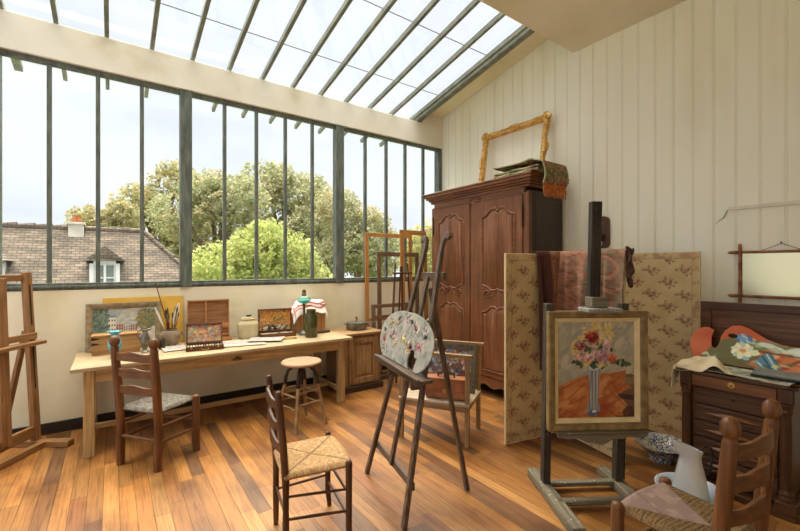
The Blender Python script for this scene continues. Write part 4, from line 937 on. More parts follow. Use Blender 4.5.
im.poly([(w*.74,0),(w,0),(w,h_*.44),(w*.78,h_*.47)],(112,80,62),.02); im.poly([(w*.8,h_*.2),(w,h_*.18),(w,h_*.23),(w*.8,h_*.25)],(70,50,44),.01); im.poly([(w*.84,h_*.36),(w,h_*.34),(w,h_*.42),(w*.84,h_*.43)],(132,110,76),.02)
OC = [(184,114,64),(194,126,74),(168,98,54),(200,138,88),(156,88,54)]
im.poly([(w*a,h_*b) for a,b in ((0,0),(.70,0),(.75,.03),(.90,.02),(.94,.08),(.84,.2),(.74,.24),(.86,.28),(.98,.3),(.86,.36),(.89,.49),(.66,.46),(.45,.46),(.22,.41),(0,.32))],(196,116,54),.014,18)
m_o = (np.abs(im.c[...,0]-196)<3)&(np.abs(im.c[...,1]-116)<3); keep = im.c.copy()
im.dabs(420,(0,w,0,h_*.5),.022,OC,4,2.4,rot=.5); im.c = np.where(m_o[...,None],im.c,keep)
for a,b_ in (((.05,.30),(.30,.40)),((.14,.2),(.36,.36)),((.6,.3),(.8,.42)),((.58,.14),(.76,.02)),((.66,.3),(.9,.1)),((.3,.02),(.1,.1)),((.82,.2),(.7,.38))): im.line((w*a[0],h_*a[1]),(w*b_[0],h_*b_[1]),.006,(140,74,40),.7)
im.ell(w*.60,h_*.10,.07,.10,(150,64,40),rag=.3,freq=20,soft=.6,al=.6); im.ell(w*.2,h_*.06,.08,.045,(156,76,46),rag=.3,freq=20,soft=.6,al=.6); im.ell(w*.92,h_*.05,.05,.05,(70,46,40),rag=.4,freq=20,al=.8)
# glass vase
im.poly([(w*.385,h_*.53),(w*.575,h_*.53),(w*.535,h_*.36),(w*.525,h_*.2),(w*.545,h_*.08),(w*.50,h_*.035),(w*.42,h_*.035),(w*.37,h_*.08),(w*.41,h_*.2),(w*.415,h_*.36)],(146,144,140),.008)
for k,(x0,x1,c) in enumerate(((.42,.44,(214,214,210)),(.455,.445,(84,90,110)),(.47,.47,(190,186,170)),(.495,.50,(96,104,124)),(.52,.51,(206,204,198)),(.535,.52,(120,100,84)),(.435,.41,(90,96,104)))): im.line((w*x0,h_*.5),(w*x1,h_*.1),.0055,c,.6)
im.ell(w*.455,h_*.06,.04,.026,(86,98,124),rag=.4,freq=40); im.ell(w*.47,h_*.075,.02,.012,(200,204,206),rag=.4); im.ell(w*.48,h_*.515,.05,.016,(176,190,186),rag=.4)
# leaves and flowers
GRN = [(52,66,48),(70,86,54),(88,100,62),(40,52,44)]
for k,(x,y) in enumerate(((.3,.56),(.36,.6),(.44,.55),(.52,.58),(.6,.55),(.68,.6),(.76,.58),(.84,.57),(.3,.66),(.4,.7),(.55,.7),(.66,.72),(.25,.6),(.5,.63),(.35,.74),(.6,.76),(.47,.55),(.88,.56))):
    im.ell(w*x,h_*y,.036,.014,GRN[k%4],rot=k*1.1,rag=.5,freq=50,seed=k); im.ell(w*(x+.02),h_*(y-.02),.022,.01,GRN[(k+1)%4],rot=k*.7+1,rag=.5,freq=50,seed=k)
YL = [(214,186,104),(226,204,136),(200,168,90)]
for k,(x,y,rx,ry) in enumerate(((.40,.88,.035,.03),(.5,.94,.03,.03),(.62,.93,.05,.028),(.68,.86,.03,.055),(.58,.84,.028,.04),(.26,.68,.03,.026),(.22,.74,.022,.03),(.58,.56,.024,.022),(.38,.57,.03,.02),(.32,.82,.022,.016))):
    im.ell(w*x,h_*y,rx,ry,YL[k%3],rag=.75,freq=42,seed=k,soft=.7,al=.75); im.dabs(12,(w*x-rx,w*x+rx,h_*y-ry,h_*y+ry),.008,YL,k)
for x,y,r_,c,d,e in ((.46,.83,.043,(142,44,34),(104,28,26),(176,78,58)),(.57,.64,.05,(176,132,140),(150,104,118),(200,164,166)),(.41,.62,.034,(206,168,160),(178,110,104),(226,204,190)),(.30,.74,.034,(150,84,84),(112,56,62),(186,134,130)),(.64,.755,.03,(206,160,156),(186,130,130),(226,200,190)),(.70,.62,.028,(186,90,62),(150,64,48),(210,130,90)),(.28,.63,.024,(200,150,146),(170,110,110),(220,190,180))):
    r_ *= 1.2; im.ell(w*x,h_*y,r_,r_*.95,c,rag=.45,freq=40,seed=int(x*50),soft=.3)
    for q in range(3): im.ell(w*x+r_*.35*math.cos(q*2.1),h_*y+r_*.35*math.sin(q*2.1),r_*.38,r_*.28,(d,e,d)[q],rot=q*2.1,rag=.5,freq=70,seed=q)
    im.dabs(14,(w*x-r_,w*x+r_,h_*y-r_,h_*y+r_),.006,[c,d,e],int(x*77))
sheet('canvas',im,vcol('oil_paint',.5,.3,160),root,lambda u,v:(u-w/2,u*0-.012,v+.069),thick=.004)
# ================================================================ armoire
AX0,AX1,AY0,AY1 = 3.69,4.33,2.72,4.35
ar = thing('armoire','tall carved reddish brown two-door armoire against the white boards','wardrobe',((AX0+AX1)/2,(AY0+AY1)/2,0),-90)
# local x: left to right as seen (world -y), local y: depth away from the viewer (world +x)
AW, AD = AY1-AY0, AX1-AX0; hw = AW/2; fy = -AD/2
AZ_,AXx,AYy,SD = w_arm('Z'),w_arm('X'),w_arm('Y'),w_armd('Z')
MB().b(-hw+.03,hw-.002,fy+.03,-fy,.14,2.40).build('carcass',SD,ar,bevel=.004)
for x0,x1 in ((-hw,-hw+.055),(hw-.075,hw),(-.005-.06,.045-.06+.05)): MB().b(x0,x1,fy,fy+.05,.10,2.38).build('stile',AZ_,ar,bevel=.006)
MB().b(-hw+.05,hw-.07,fy+.004,fy+.05,2.36,2.44).build('frieze',AXx,ar,bevel=.003)
mb = MB()
for k,(o_,z0,z1) in enumerate(((.012,2.435,2.465),(.035,2.465,2.49),(.06,2.49,2.515),(.085,2.515,2.55),(.092,2.55,2.575))): mb.b(-hw-o_,hw+o_,fy-o_,-fy-.005,z0,z1)
mb.build('cornice',w_arm('X'),ar,bevel=.007,seg=3)
mb = MB()
for k in range(5):
    q = (k-2)*.045; mb.ell((q,fy-.001,2.405+.012*math.cos(q*30)),(.026,.010,.014),(0,.5*(k-2),0))
mb.build('carved_spray',w_arm('X'),ar)
# apron with scalloped edge
pts = [(-hw+.03,.215),(hw-.03,.215)]
for k in range(41):
    a = k/40; x = hw-.03-(2*hw-.06)*a; e = min(a,1-a); z = .02+.085*min(1,max(0,(e-.05)/.10))**1.4+.018*math.sin(e*36)*(e>.14) - (.03*math.exp(-((a-.5)/.06)**2))
    pts.append((x,max(z,.0)))
MB().prism(pts[::-1],.04,Matrix(((1,0,0,0),(0,0,1,fy+.004),(0,1,0,0),(0,0,0,1)))).build('apron',AXx,ar,bevel=.004)
for s in (-1,1):
    MB().b(s*hw-(.075 if s>0 else 0),s*hw+(.075 if s<0 else 0),fy,fy+.08,0,.14).build('foot',AZ_,ar,bevel=.008)
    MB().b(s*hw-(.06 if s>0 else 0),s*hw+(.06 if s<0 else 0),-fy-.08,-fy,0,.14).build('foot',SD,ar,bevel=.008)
def outline(w,h,top,bot):
    """wavy-topped panel: top/bottom edges are ogee curves of given depth"""
    P_ = []; n = 24
    def wave(a): # a 0..1 across, peaked arches on each side, small dip in centre
        q = abs(2*a-1); return (math.cos(q*PI)*.5+.5)*.75 + .25*math.exp(-((q-.42)/.18)**2) - .30*math.exp(-(q/.10)**2) 
    for k in range(n+1): P_.append((-w/2+w*k/n, -h/2 - (bot*(-wave(k/n)) if bot else 0)))
    for k in range(n+1): P_.append((w/2-w*k/n, h/2 - top*(1-wave(1-k/n)) if top else h/2))
    return P_
def door(x0,x1,hinge):
    cx = (x0+x1)/2; w = x1-x0
    d = MB().b(x0,x1,fy-.012,fy+.02,.225,2.355).build('door',AZ_,ar,bevel=.004)
    def panel(zc,h,top,bot):
        pl = outline(w*.70,h,top,bot); M = Matrix(((1,0,0,cx),(0,0,-1,fy-.012),(0,1,0,zc),(0,0,0,1)))
        MB().prism([(x*.90,z*.95) for x,z in pl],.013,M,.05).build('raised_panel',AZ_,d,bevel=.004)
        for k,rr in ((1.0,.013),(.94,.007)):
            path = [Vector((cx+x*k,fy-.013,zc+z*k)) for x,z in pl]; path.append(path[0])
            MB().tube(path,rr,8,up=(0,1,0),caps=False).build('moulding',AXx,d,smooth=60)
    panel(1.80,.95,.12,-.07); panel(.70,.80,.10,0)
    # carved scrolls between the panels
    for s in (-1,1):
        sp = [Vector((cx+s*(w*.22-.0+.055*(1-t)*math.cos(t*9.5)),fy-.016,1.215+.055*(1-t)*math.sin(t*9.5))) for t in np.linspace(0,.93,26)]
        MB().tube(sp,[.012-.006*t for t in np.linspace(0,1,26)],7,up=(0,1,0)).build('scroll',AXx,d,smooth=60)
    MB().tube([Vector((cx+w*(-.22+.44*t),fy-.014,1.20+.05*math.sin(t*PI)**2+.02*math.cos(4*PI*t))) for t in np.linspace(0,1,20)],.009,7,up=(0,1,0)).build('carved_rail',AXx,d,smooth=60)
    for zc in (2.245,): 
        for s in (-1,1): MB().ell((cx+s*.05,fy-.016,zc),(.04,.009,.018),(0,s*.4,0)).build('carved_leaf',AXx,d)
    # hinge pin on the outer edge, escutcheon on the inner
    hx = x1+.006 if hinge>0 else x0-.006; ex = x0+.035 if hinge>0 else x1-.035
    for z in (.55,2.12): MB().tube([(hx,fy-.018,z-.13),(hx,fy-.018,z-.12),(hx,fy-.018,z+.12),(hx,fy-.018,z+.13)],[.004,.009,.009,.004],8).build('hinge_pin',M_IRON,d)
    es = MB(); 
    for z,rz_,rx_ in ((1.33,.035,.012),(1.26,.045,.009),(1.40,.045,.009),(1.46,.02,.011),(1.20,.02,.011)): es.ell((ex,fy-.014,z),(rx_,.005,rz_))
    es.build('escutcheon',plain('steel_escutcheon',(108,96,84),.35,metal=.7),d)
door(-hw+.058,-.068,-1); door(.042,hw-.078,1)
# side panels
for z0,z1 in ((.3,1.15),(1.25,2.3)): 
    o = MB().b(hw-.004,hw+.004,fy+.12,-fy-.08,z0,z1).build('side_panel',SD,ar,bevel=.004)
# ================================================================ gilt frame on top
M_GILT = mottled('gilt',[(0.28,(158,112,48)),(0.5,(206,160,84)),(0.72,(232,196,124))],scale=26,rough=.38,metal=.35,bmp=.3,spec=.5)
gf = thing('gilt_frame','empty ornate gilt picture frame leaning on the boards above the armoire','frame',(4.155,3.365,2.588)); gf.rotation_euler = (-math.radians(9),0,-PI/2)
GW,GH = 1.03,.81
def ornate(side):
    mb = MB(); Ln = GW if side in 'tb' else GH; n = 49; prof_n = 7; vs = []
    for i in range(n):
        a = i/(n-1); q = abs(2*a-1)
        out = .018*math.exp(-(q/.13)**2)+.022*np.clip((q-.55)/.45,0,1)**1.2-.008*math.cos(a*2*PI*3)*(q<.8)
        for k,(ins,y) in enumerate(((-out,0),(-out,-.028),(.012,-.052-.008*math.cos(a*60)*.3),(.035,-.036),(.052,-.044),(.075,-.022),(.075,0))):
            m_ = max(ins,0) ; s_ = m_ + (Ln-2*m_)*a if ins>0 else Ln*a
            if side=='b': v = (s_-GW/2,y,ins)
            elif side=='t': v = (s_-GW/2,y,GH-ins)
            elif side=='l': v = (-GW/2+ins,y,s_)
            else: v = (GW/2-ins,y,s_)
            vs.append(Vector(v))
    fs = [(i*7+j,i*7+(j+1)%7,(i+1)*7+(j+1)%7,(i+1)*7+j) for i in range(n-1) for j in range(7)]
    fs += [tuple(range(6,-1,-1)),tuple((n-1)*7+j for j in range(7))]
    return mb._add(vs,fs)
for sd in 'btlr': ornate(sd).build('frame_rail',M_GILT,gf,smooth=60)
for sx in (-1,1):
    for z,sz in ((0,1),(GH,-1)):
        c = Vector((sx*(GW/2-.03),-.05,z+sz*.03)); mb = MB()
        for k in range(7):
            a = math.atan2(-sz,sx)+(k-3)*.42; d = Vector((math.cos(a),0,math.sin(a)))
            mb.bar(c,c+d*.062+Vector((0,.012,0)),.016,.014,up=(0,1,0),w1=.022,t1=.008)
        mb.ell(c,(.024,.016,.024))
        for s2 in ((-sx,0),(0,sz)):
            sp = [c+Vector((s2[0]*(.05+.09*t)+ (0 if s2[0] else .018*math.sin(t*7)),.006,s2[1]*(.05+.09*t)+(0 if s2[1] else .018*math.sin(t*7)))) for t in np.linspace(0,1,10)]
            mb.tube(sp,[.012-.008*t for t in np.linspace(0,1,10)],7,up=(0,1,0))
        mb.build('corner_ornament',M_GILT,gf)
for (x,z) in ((0,GH-.012),(0,.012),(-GW/2+.012,GH/2),(GW/2-.012,GH/2)):
    mb = MB()
    for k in range(5): 
        o_ = (k-2)*.032; mb.ell((x+(o_ if abs(x)<.1 else 0),-.048,z+(o_ if abs(x)>.1 else 0)),(.022,.014,.019))
    mb.build('centre_ornament',M_GILT,gf)
# ================================================================ folded blanket with orange fringe
im = Img(.42,1.25,84,220,(104,110,74))
st_ = fbm(im.u*16,im.v*10,4); im.mottle([(84,96,64),(126,126,88),(146,132,96),(96,104,70)],16,4)
for k in range(12):
    v0 = k*.105+.02; c = [(150,64,60),(96,110,62),(168,96,84),(70,92,60),(176,150,106),(120,56,58)][k%6]
    im.mix((np.abs(im.v-v0-.02*np.sin(im.u*40+k)+(fbm(im.u*25,im.v*25,k)-.5)*.05)<.018)*.85,c)
im.dabs(160,(0,.42,0,.42),.014,[(166,70,72),(190,110,104),(86,104,58),(140,60,66),(178,150,110)],3,1.4); im.mix((im.u<.02)*.8,(176,180,140))
bl = thing('fringed_blanket','folded green and red woven blanket with orange fringe hanging off the armoire','blanket',(3.83,2.85,2.577))
# local: x -.21..+.21 (world x), y along world y; hangs over the low-y side
def bmap(lift,ext):
    def f(u,v):
        # v=0 bottom of hanging flap; v .2 cornice edge; then along the top
        hang = .235; over = np.clip(hang-v,0,9); top = np.clip(v-hang,0,9)
        y = -.30+np.minimum(top,ext)-.018*np.sin(np.clip(over/hang,0,1)*PI)-lift*.6*np.clip(1-top/.05,0,1)
        z = .014+lift+.02*np.sin(u*14+v*5)**2*np.clip(top*8,0,1)+.012*np.clip(top/.1,0,1)-over*.98-.02*np.clip(1-top/.06,0,1)
        return u-.21+.012*np.sin(v*17)+.02*over, y, z
    return f
o = sheet('top_fold',im,vcol('woven_wool',.95,.4,200),bl,bmap(.085,.60),thick=.012)
im2 = Img(.40,.6,60,80,(150,150,104)); im2.mottle([(110,120,78),(170,166,124),(120,84,70)],14,8)
for k in range(2):
    def lower(u,v,k=k): return u-.205+.004*k, v-.29, .010+.032*k+.008*np.sin(u*18+v*12+k)**2
    sheet('lower_fold',im2,vcol('woven_wool',.95,.4,200),bl,lower,thick=.022)
M_FRG = plain('orange_fringe',(190,112,58),.9,v=24,scale=30)
r = random.Random(4); 
mb = MB()
for k in range(64):
    u = .005+.41*k/63; x,y,z = [float(q) for q in bmap(.085,.6)(np.array(u),np.array(0.004))]
    mb.tube([(x,y,z+.01),(x+r.uniform(-.004,.004),y+r.uniform(-.006,.004),z-.07),(x+r.uniform(-.012,.012),y+r.uniform(-.012,.006),z-.125-r.uniform(0,.025))],[.003,.0045,.002],5)
o = mb.build('fringe',M_FRG,bl,smooth=0); o['kind'] = 'stuff'
# ================================================================ wallpapered screen
WPB = (204,180,134)
def wallpaper(w,h):
    im = Img(w,h,max(40,int(w*165)),int(h*165),WPB); im.mottle([(194,170,124),(206,184,138),(214,192,148)],9,3)
    im.mix(((np.abs((im.u/.07)%1-.5)<.04)|(np.abs((im.v/.07)%1-.5)<.04))*.06,(150,120,84))
    cw,chh = .27,.222; row = 0; y = .06
    while y < h+.1:
        for k in range(-1,int(w/cw)+2):
            cx = k*cw+(cw/2 if row%2 else 0)+.06; cy = y; sd = row*17+k*5
            i0,i1 = np.searchsorted(im.u[0],[cx-.1,cx+.1]); j0,j1 = np.searchsorted(im.v[:,0],[cy-.08,cy+.08])
            if i1-i0<4 or j1-j0<4: continue
            sub = Img(1,1,2,2,WPB); sub.u,sub.v,sub.c = im.u[j0:j1,i0:i1]-cx+.2,im.v[j0:j1,i0:i1]-cy+.2,im.c[j0:j1,i0:i1].copy()
            for q,(dx,dy,rx,ry) in enumerate(((-.022,.008,.024,.020),(.02,.012,.024,.022),(.0,-.012,.026,.018),(-.05,.004,.018,.010),(.052,.002,.018,.010),(.012,-.034,.010,.014),(-.016,.034,.010,.012),(.036,-.022,.014,.010))):
                sub.ell(.2+dx*1.25,.2+dy*1.25,rx*1.2,ry*1.2,[(146,104,86),(156,114,96),(134,96,78),(142,116,90)][q%4],rag=.9,freq=75,seed=sd%50+q,soft=.6,al=.72)
                sub.ell(.2+dx*1.25+.004,.2+dy*1.25+.003,rx*.45,ry*.4,(186,150,124),rag=.8,freq=90,seed=q+3,soft=.6,al=.6)
                sub.ell(.2+dx*1.25-.006,.2+dy*1.25-.005,rx*.6,ry*.5,(104,74,62),rag=.9,freq=90,seed=q+13,soft=.6,al=.6)
            im.c[j0:j1,i0:i1] = sub.c
        y += chh/2; row += 1
    b = .055; e = np.minimum(np.minimum(im.u,w-im.u),np.minimum(im.v,h-im.v))
    im.mix((e<b)*.55,(208,182,136)); im.mix((e<b)*np.clip((fbm(im.u*24,im.v*24,6)-.56)*8,0,1)*.5,(156,112,90)); im.mix((np.abs(e-b)<.004)*.55,(150,118,80)); im.mix((e<.006)*.6,(226,208,170))
    return im
M_WP = vcol('floral_wallpaper',.75,.08,300); M_EDGE = plain('cream_edge',(214,194,152),.7)
def leaf(parent,p0,p1,h,flip=1):
    """screen leaf from p0 to p1 (xy); papered on the side facing left of p0->p1 * flip"""
    p0,p1 = Vector((*p0,0)),Vector((*p1,0)); d = (p1-p0); L_ = d.length; d.normalize(); nrm = Vector((d.y,-d.x,0))*flip
    a = MB(); vs = []
    o = MB().bar(p0+Vector((0,0,h/2+.006)),p1+Vector((0,0,h/2+.006)),.024,h-.012).build('leaf',M_EDGE,parent,bevel=.003)
    im = wallpaper(L_-.006,h-.02)
    f = lambda u,v:(p0.x+d.x*(u+.003)+nrm.x*.0135,p0.y+d.y*(u+.003)+nrm.y*.0135,v+.016)
    sheet('wallpaper',im,M_WP,o,f); return o
SCO = (3.2,2.0)
sc_ = thing('folding_screen','two-leaf floral papered folding screen with a shawl over it','screen',(*SCO,0))
A0,F1,B1 = (2.765-SCO[0],2.283-SCO[1]),(3.41-SCO[0],2.175-SCO[1]),(3.262-SCO[0],1.515-SCO[1])
leaf(sc_,A0,F1,1.67); leaf(sc_,(F1[0]+.012,F1[1]-.03),B1,1.67)
r_s = thing('wallpapered_panel','single floral papered screen leaf standing by the white wall','screen',(4.12,1.72,0))
leaf(r_s,(-.02,.42),(.03,-.425),1.685); o = MB().b(.03,.10,-.3,.35,0,.03).build('foot',M_EDGE,r_s,bevel=.004)
# ================================================================ shawl over the screen
SH = Img(.98,1.28,170,210,(150,86,70))
im = SH; im.mottle([(112,78,60),(144,100,78),(160,120,96),(126,92,72),(108,82,64)],10,6)
im.mix((fbm(im.u*14,im.v*50,11)>.54)*.5,(176,122,96)); im.mix((fbm(im.u*30,im.v*60,12)>.6)*.45,(110,60,52))
bd = (im.u>.60); wz,wv = im.warp(.06,14,7); zig = np.abs(((np.hypot((wz-.80)*1.3,(wv-.86))*7)%1)-.5)
im.mix((bd&(zig<.13))*.65,(112,108,88)); im.mix((bd&(zig>.40))*.4,(184,140,116)); im.mix((bd&(np.abs(zig-.25)<.03))*.5,(98,66,56)); im.mix((bd&(fbm(im.u*20,im.v*20,5)>.58))*.6,(128,120,96))
im.mix(np.clip((.17-im.u)/.03,0,1)*.9,(74,46,38)); im.mix((im.v<.012)*.6,(80,50,40))
P0 = Vector(A0).lerp(Vector(F1),.53); PL = [P0,Vector(F1)+Vector((-.035,-.03)),Vector(B1)+Vector((0,-.02))]
l1 = (PL[1]-PL[0]).length; l2 = (PL[2]-PL[1]).length
def shmap(u,v):
    s = u/.98*(l1+l2); a = np.clip(s/l1,0,1); b = np.clip((s-l1)/l2,0,1); m1 = s<l1
    x = np.where(m1,PL[0].x+(PL[1].x-PL[0].x)*a,PL[1].x+(PL[2].x-PL[1].x)*b); y = np.where(m1,PL[0].y+(PL[1].y-PL[0].y)*a,PL[1].y+(PL[2].y-PL[1].y)*b)
    d1 = (PL[1]-PL[0]).normalized(); d2 = (PL[2]-PL[1]).normalized(); k = np.clip((s-l1)/.12+.5,0,1); k = k*k*(3-2*k)
    nx = d1.y*(1-k)+d2.y*k; ny = -d1.x*(1-k)-d2.x*k; q = np.hypot(nx,ny); nx,ny = nx/q,ny/q
    front = np.clip(v/1.10,0,1)                       # v=1.10 at the top edge, above that it goes over and down the back
    hang = 1.10-v; ln = np.where(u<.09,1.06,.70+.05*np.sin(u*15)); t = np.clip(hang/1.10,0,1)
    z = np.where(v<1.10,1.695-t*ln,1.695-(v-1.10)*.95)
    fold = .024+.055*np.clip(t*2.2,.12,1)*(.55+.45*np.sin(u*46+1.2*np.sin(u*17)))+.02*t*np.sin(u*21+1)
    off = np.where(v<1.10,fold*np.clip(t*20,0,1)**.5+.0*t,-.018-.012*np.clip((v-1.10)*10,0,1)); 
    return x+nx*off, y+ny*off, z
sh = thing('paisley_shawl','faded red patterned shawl draped over the folding screen behind the dark easel','shawl',(*SCO,0))
sheet('shawl',im,vcol('woven_wool',.95,.4,200),sh,shmap,thick=.004)
im = Img(.10,.55,24,90,(74,54,44)); im.mottle([(54,38,34),(96,66,54),(72,62,50)],22,3)
dB = (Vector(B1)-Vector(F1)).normalized()
def endfold(u,v):
    t = 1-v/.55; return B1[0]+dB.x*(.045+.018*np.sin(v*22))-.02+u*.35+.010*np.sin(v*31), B1[1]+dB.y*(.045+.02*np.sin(v*19+u*40))-.0*u, 1.70-t*.30+.012*np.sin(u*60)
sheet('dark_tassel_end',im,vcol('woven_wool',.95,.4,200),sh,endfold,thick=.012)
# ================================================================ writing chest with open lid
WZ,WX,WY = w_walnut('Z'),w_walnut('X'),w_walnut('Y')
CHX,CHY = 3.64,.88
ck = thing('carved_chest','dark walnut chest of carved drawers with fluted columns and raised lid','chest',(CHX,CHY,0),-90)
# local x: left->right seen (world -y) -.30..+.30 ; local y: depth (world +x) -.26 front..+.26 back
cw2,cd = .30,.255
MB().b(-cw2+.03,cw2-.03,-cd+.035,cd,.06,.70).build('carcass',WZ,ck,bevel=.003)
MB().b(-cw2-.03,cw2+.03,-cd-.04,cd+.01,.0,.05).build('plinth',WX,ck,bevel=.006)
MB().b(-cw2-.005,cw2+.005,-cd,cd,.70,.795).build('top_case',WX,ck,bevel=.003)
mb = MB().b(-cw2-.025,cw2+.025,-cd-.02,-cd+.03,.795,.815).b(-cw2-.025,cw2+.025,cd-.03,cd+.005,.795,.815).b(-cw2-.025,-cw2+.03,-cd-.02,cd,.795,.815).b(cw2-.03,cw2+.025,-cd-.02,cd,.795,.815).b(-cw2,cw2,-cd,cd,.790,.800)
mb.build('rim',WX,ck,bevel=.003)
dw = MB().b(-cw2+.075,cw2-.075,-cd-.012,-cd+.01,.712,.785).build('top_drawer',wood('walnut_drawer',(80,48,26),(118,74,40),(144,96,56),'X',.38),ck,bevel=.003)
MB().lathe([(0,0),(.018,0),(.02,.003),(0,.004)],(0,-cd-.012,.755),18,Matrix.Rotation(PI/2,3,'X')).build('keyhole_plate',plain('brass_fittings',(176,142,80),.35,metal=.8),dw)
MB().tube([(0,-cd-.0165,.757),(0,-cd-.0165,.747)],.004,8,up=(0,1,0)).build('keyhole',plain('slot_dark',(40,28,20),.8),dw)
for s in (-1,1):
    mb = MB().b(s*(cw2-.035)-.035,s*(cw2-.035)+.035,-cd-.016,-cd+.05,.705,.792)
    cb_ = mb.build('corner_block',WZ,ck,bevel=.004); 
    for k in range(3):
        for j in range(3): MB().box((s*(cw2-.035)+(k-1)*.018,-cd-.018,.748+(j-1)*.022),(.012,.006,.014),(0,PI/4,0)).build('carved_boss',WX,cb_)
    flute = lambda r_,z,a: r_*(1-.07*max(0,math.cos(10*a))) if .16<z<.63 else r_
    MB().lathe([(.036,.10),(.04,.115),(.033,.13),(.038,.145),(.026,.165),(.026,.17),(.029,.3),(.029,.5),(.026,.625),(.027,.635),(.036,.65),(.030,.665),(.038,.68),(.038,.702)],(s*(cw2-.035),-cd+.012,0),40,fn=flute).build('column',WZ,ck,smooth=40)
    MB().b(s*(cw2-.03)-.05,s*(cw2-.03)+.05,-cd-.045,-cd+.06,.0,.102).build('base_block',WX,ck,bevel=.006)
for k in range(5):
    z1 = .695-k*.118; z0 = z1-.110
    d_ = MB().b(-cw2+.075,cw2-.075,-cd+.012,-cd+.05,z0,z1).b(-cw2+.085,cw2-.085,-cd+.006,-cd+.03,z0+.012,z0+.024).b(-cw2+.085,cw2-.085,-cd+.006,-cd+.03,z1-.024,z1-.012).build('drawer',WX,ck,bevel=.003)
    zc = (z0+z1)/2
    if k: MB()._add([(-.16,-cd+.012,zc),(0,-cd+.012,zc-.028),(.16,-cd+.012,zc),(0,-cd+.012,zc+.028),(-.0,-cd-.02,zc)],[(0,1,4),(1,2,4),(2,3,4),(3,0,4),(3,2,1,0)]).build('carved_lozenge',wood('walnut_drawer',(80,48,26),(118,74,40),(144,96,56),'X',.38),d_,smooth=0)
    MB().tube([(0,-cd+.01,zc+.01),(0,-cd-.012,zc+.01),(0,-cd-.026,zc+.01)],[.005,.006,.008],8,up=(0,0,1)).build('knob',plain('tarnished_brass',(92,74,52),.4,metal=.6),d_)
lidp = MB().b(-cw2-.03,cw2+.03,cd-.002,cd+.014,.815,1.275)
ld = lidp.build('lid',wood('walnut_lid',(70,43,26),(104,68,42),(130,90,58),'X',.38),ck,bevel=.003)
for x0,x1,z0,z1 in ((-cw2-.03,cw2+.03,1.215,1.275),(-cw2-.03,cw2+.03,.815,.85),(-cw2-.03,-cw2+.04,.85,1.215),(cw2-.04,cw2+.03,.85,1.215)):
    MB().b(x0,x1,cd-.02,cd,z0,z1).build('lid_frame',WX,ld,bevel=.004)
BC = Matrix.Rotation(-PI/2,3,'Z')
def cl(x,y,z): return tuple(Vector((CHX,CHY,0))+BC@Vector((x,y,z)))
# sheets and canvas lying on the chest
root = thing('painted_canvas','flat green and white smeared canvas sheet lying on the chest front','canvas',cl(.06,-.10,.818),-92)
im = Img(.46,.26,100,60,(140,146,120)); im.mottle([(112,126,100),(170,172,150),(196,196,186),(120,140,130)],8,4); im.dabs(200,(0,.46,0,.26),.011,[(90,110,84),(206,206,196),(180,150,120),(120,150,140),(80,90,80),(190,170,140)],3,2,rot=.3)
sheet('canvas',im,vcol('oil_paint',.5,.3,160),root,lambda u,v:(u-.23,v-.16,.004+.004*np.sin(u*12)),thick=.004)
root = thing('black_book','thin black portfolio lying at the right end of the chest top','book',cl(.19,-.085,.828),-84)
MB().b(-.12,.16,-.10,.12,0,.012).build('cover',plain('black_cover',(42,42,46),.6),root,bevel=.003)
MB().b(-.115,.155,-.095,.115,.012,.022).build('pages',plain('grey_boards',(120,122,116),.8),root,bevel=.002)
# painted palette (red ground) leaning on the lid
pw,ph = .86,.34
im = Img(pw,ph,230,100,(178,84,48)); im.mottle([(168,74,42),(186,92,54),(194,104,64)],9,3)
U,V = im.u,im.v
im.poly([(.10,.02),(.14,.12),(.22,.20),(.34,.24),(.40,.21),(.86,.19),(.86,0),(.1,0)],(104,98,60),.03,20)
im.dabs(60,(.33,.86,.14,.22),.016,[(150,160,124),(190,200,176),(116,130,80),(206,212,194),(160,120,110)],3,3,rot=-.2); im.dabs(70,(.42,.86,.0,.13),.018,[(190,104,66),(206,128,84),(214,172,136),(150,70,44),(196,116,70)],4,3,rot=.2)
im.dabs(26,(.58,.86,.13,.19),.014,[(206,216,200),(176,196,176),(214,220,208)],5,3,rot=.05); im.dabs(16,(.60,.84,.205,.225),.010,[(190,86,48)],6,3,rot=0); im.line((.40,.135),(.86,.12),.006,(70,60,48),.7)
im.dabs(14,(.285,.37,.20,.25),.013,[(110,150,190),(150,186,206),(70,110,160)],7,2.4,rot=-.7); im.dabs(22,(.10,.22,.0,.07),.014,[(90,120,76),(190,196,170),(120,90,60),(70,90,60)],8,2)
for k in range(11):
    a = k*2*PI/11; im.ell(.335+.045*math.cos(a),.125+.042*math.sin(a),.026,.019,[(226,222,186),(206,214,186),(236,228,196),(180,200,180)][k%4],rot=a,rag=.4,freq=60,seed=k)
im.ell(.335,.125,.034,.03,(232,214,170),rag=.4,freq=60); im.ell(.335,.125,.018,.017,(210,150,100),rag=.5,freq=70); im.ell(.405,.12,.028,.022,(220,220,180),rag=.5,freq=60); im.ell(.36,.07,.024,.016,(150,180,190),rag=.5)
im.poly([(.41,.06),(.46,.13),(.50,.13),(.545,.03),(.53,-.01),(.47,-.01)],(90,130,150),.015,40)
for k,(a,b_) in enumerate((((.42,.06),(.49,.0)),((.45,.10),(.51,.01)),((.47,.12),(.53,.02)),((.49,.125),(.545,.04)))): im.line(a,b_,.006,[(210,224,224),(40,70,100),(190,210,190),(60,100,90)][k])
im.dabs(16,(.40,.56,-.0,.05),.010,[(120,150,120),(200,196,140),(70,90,70)],9,2)
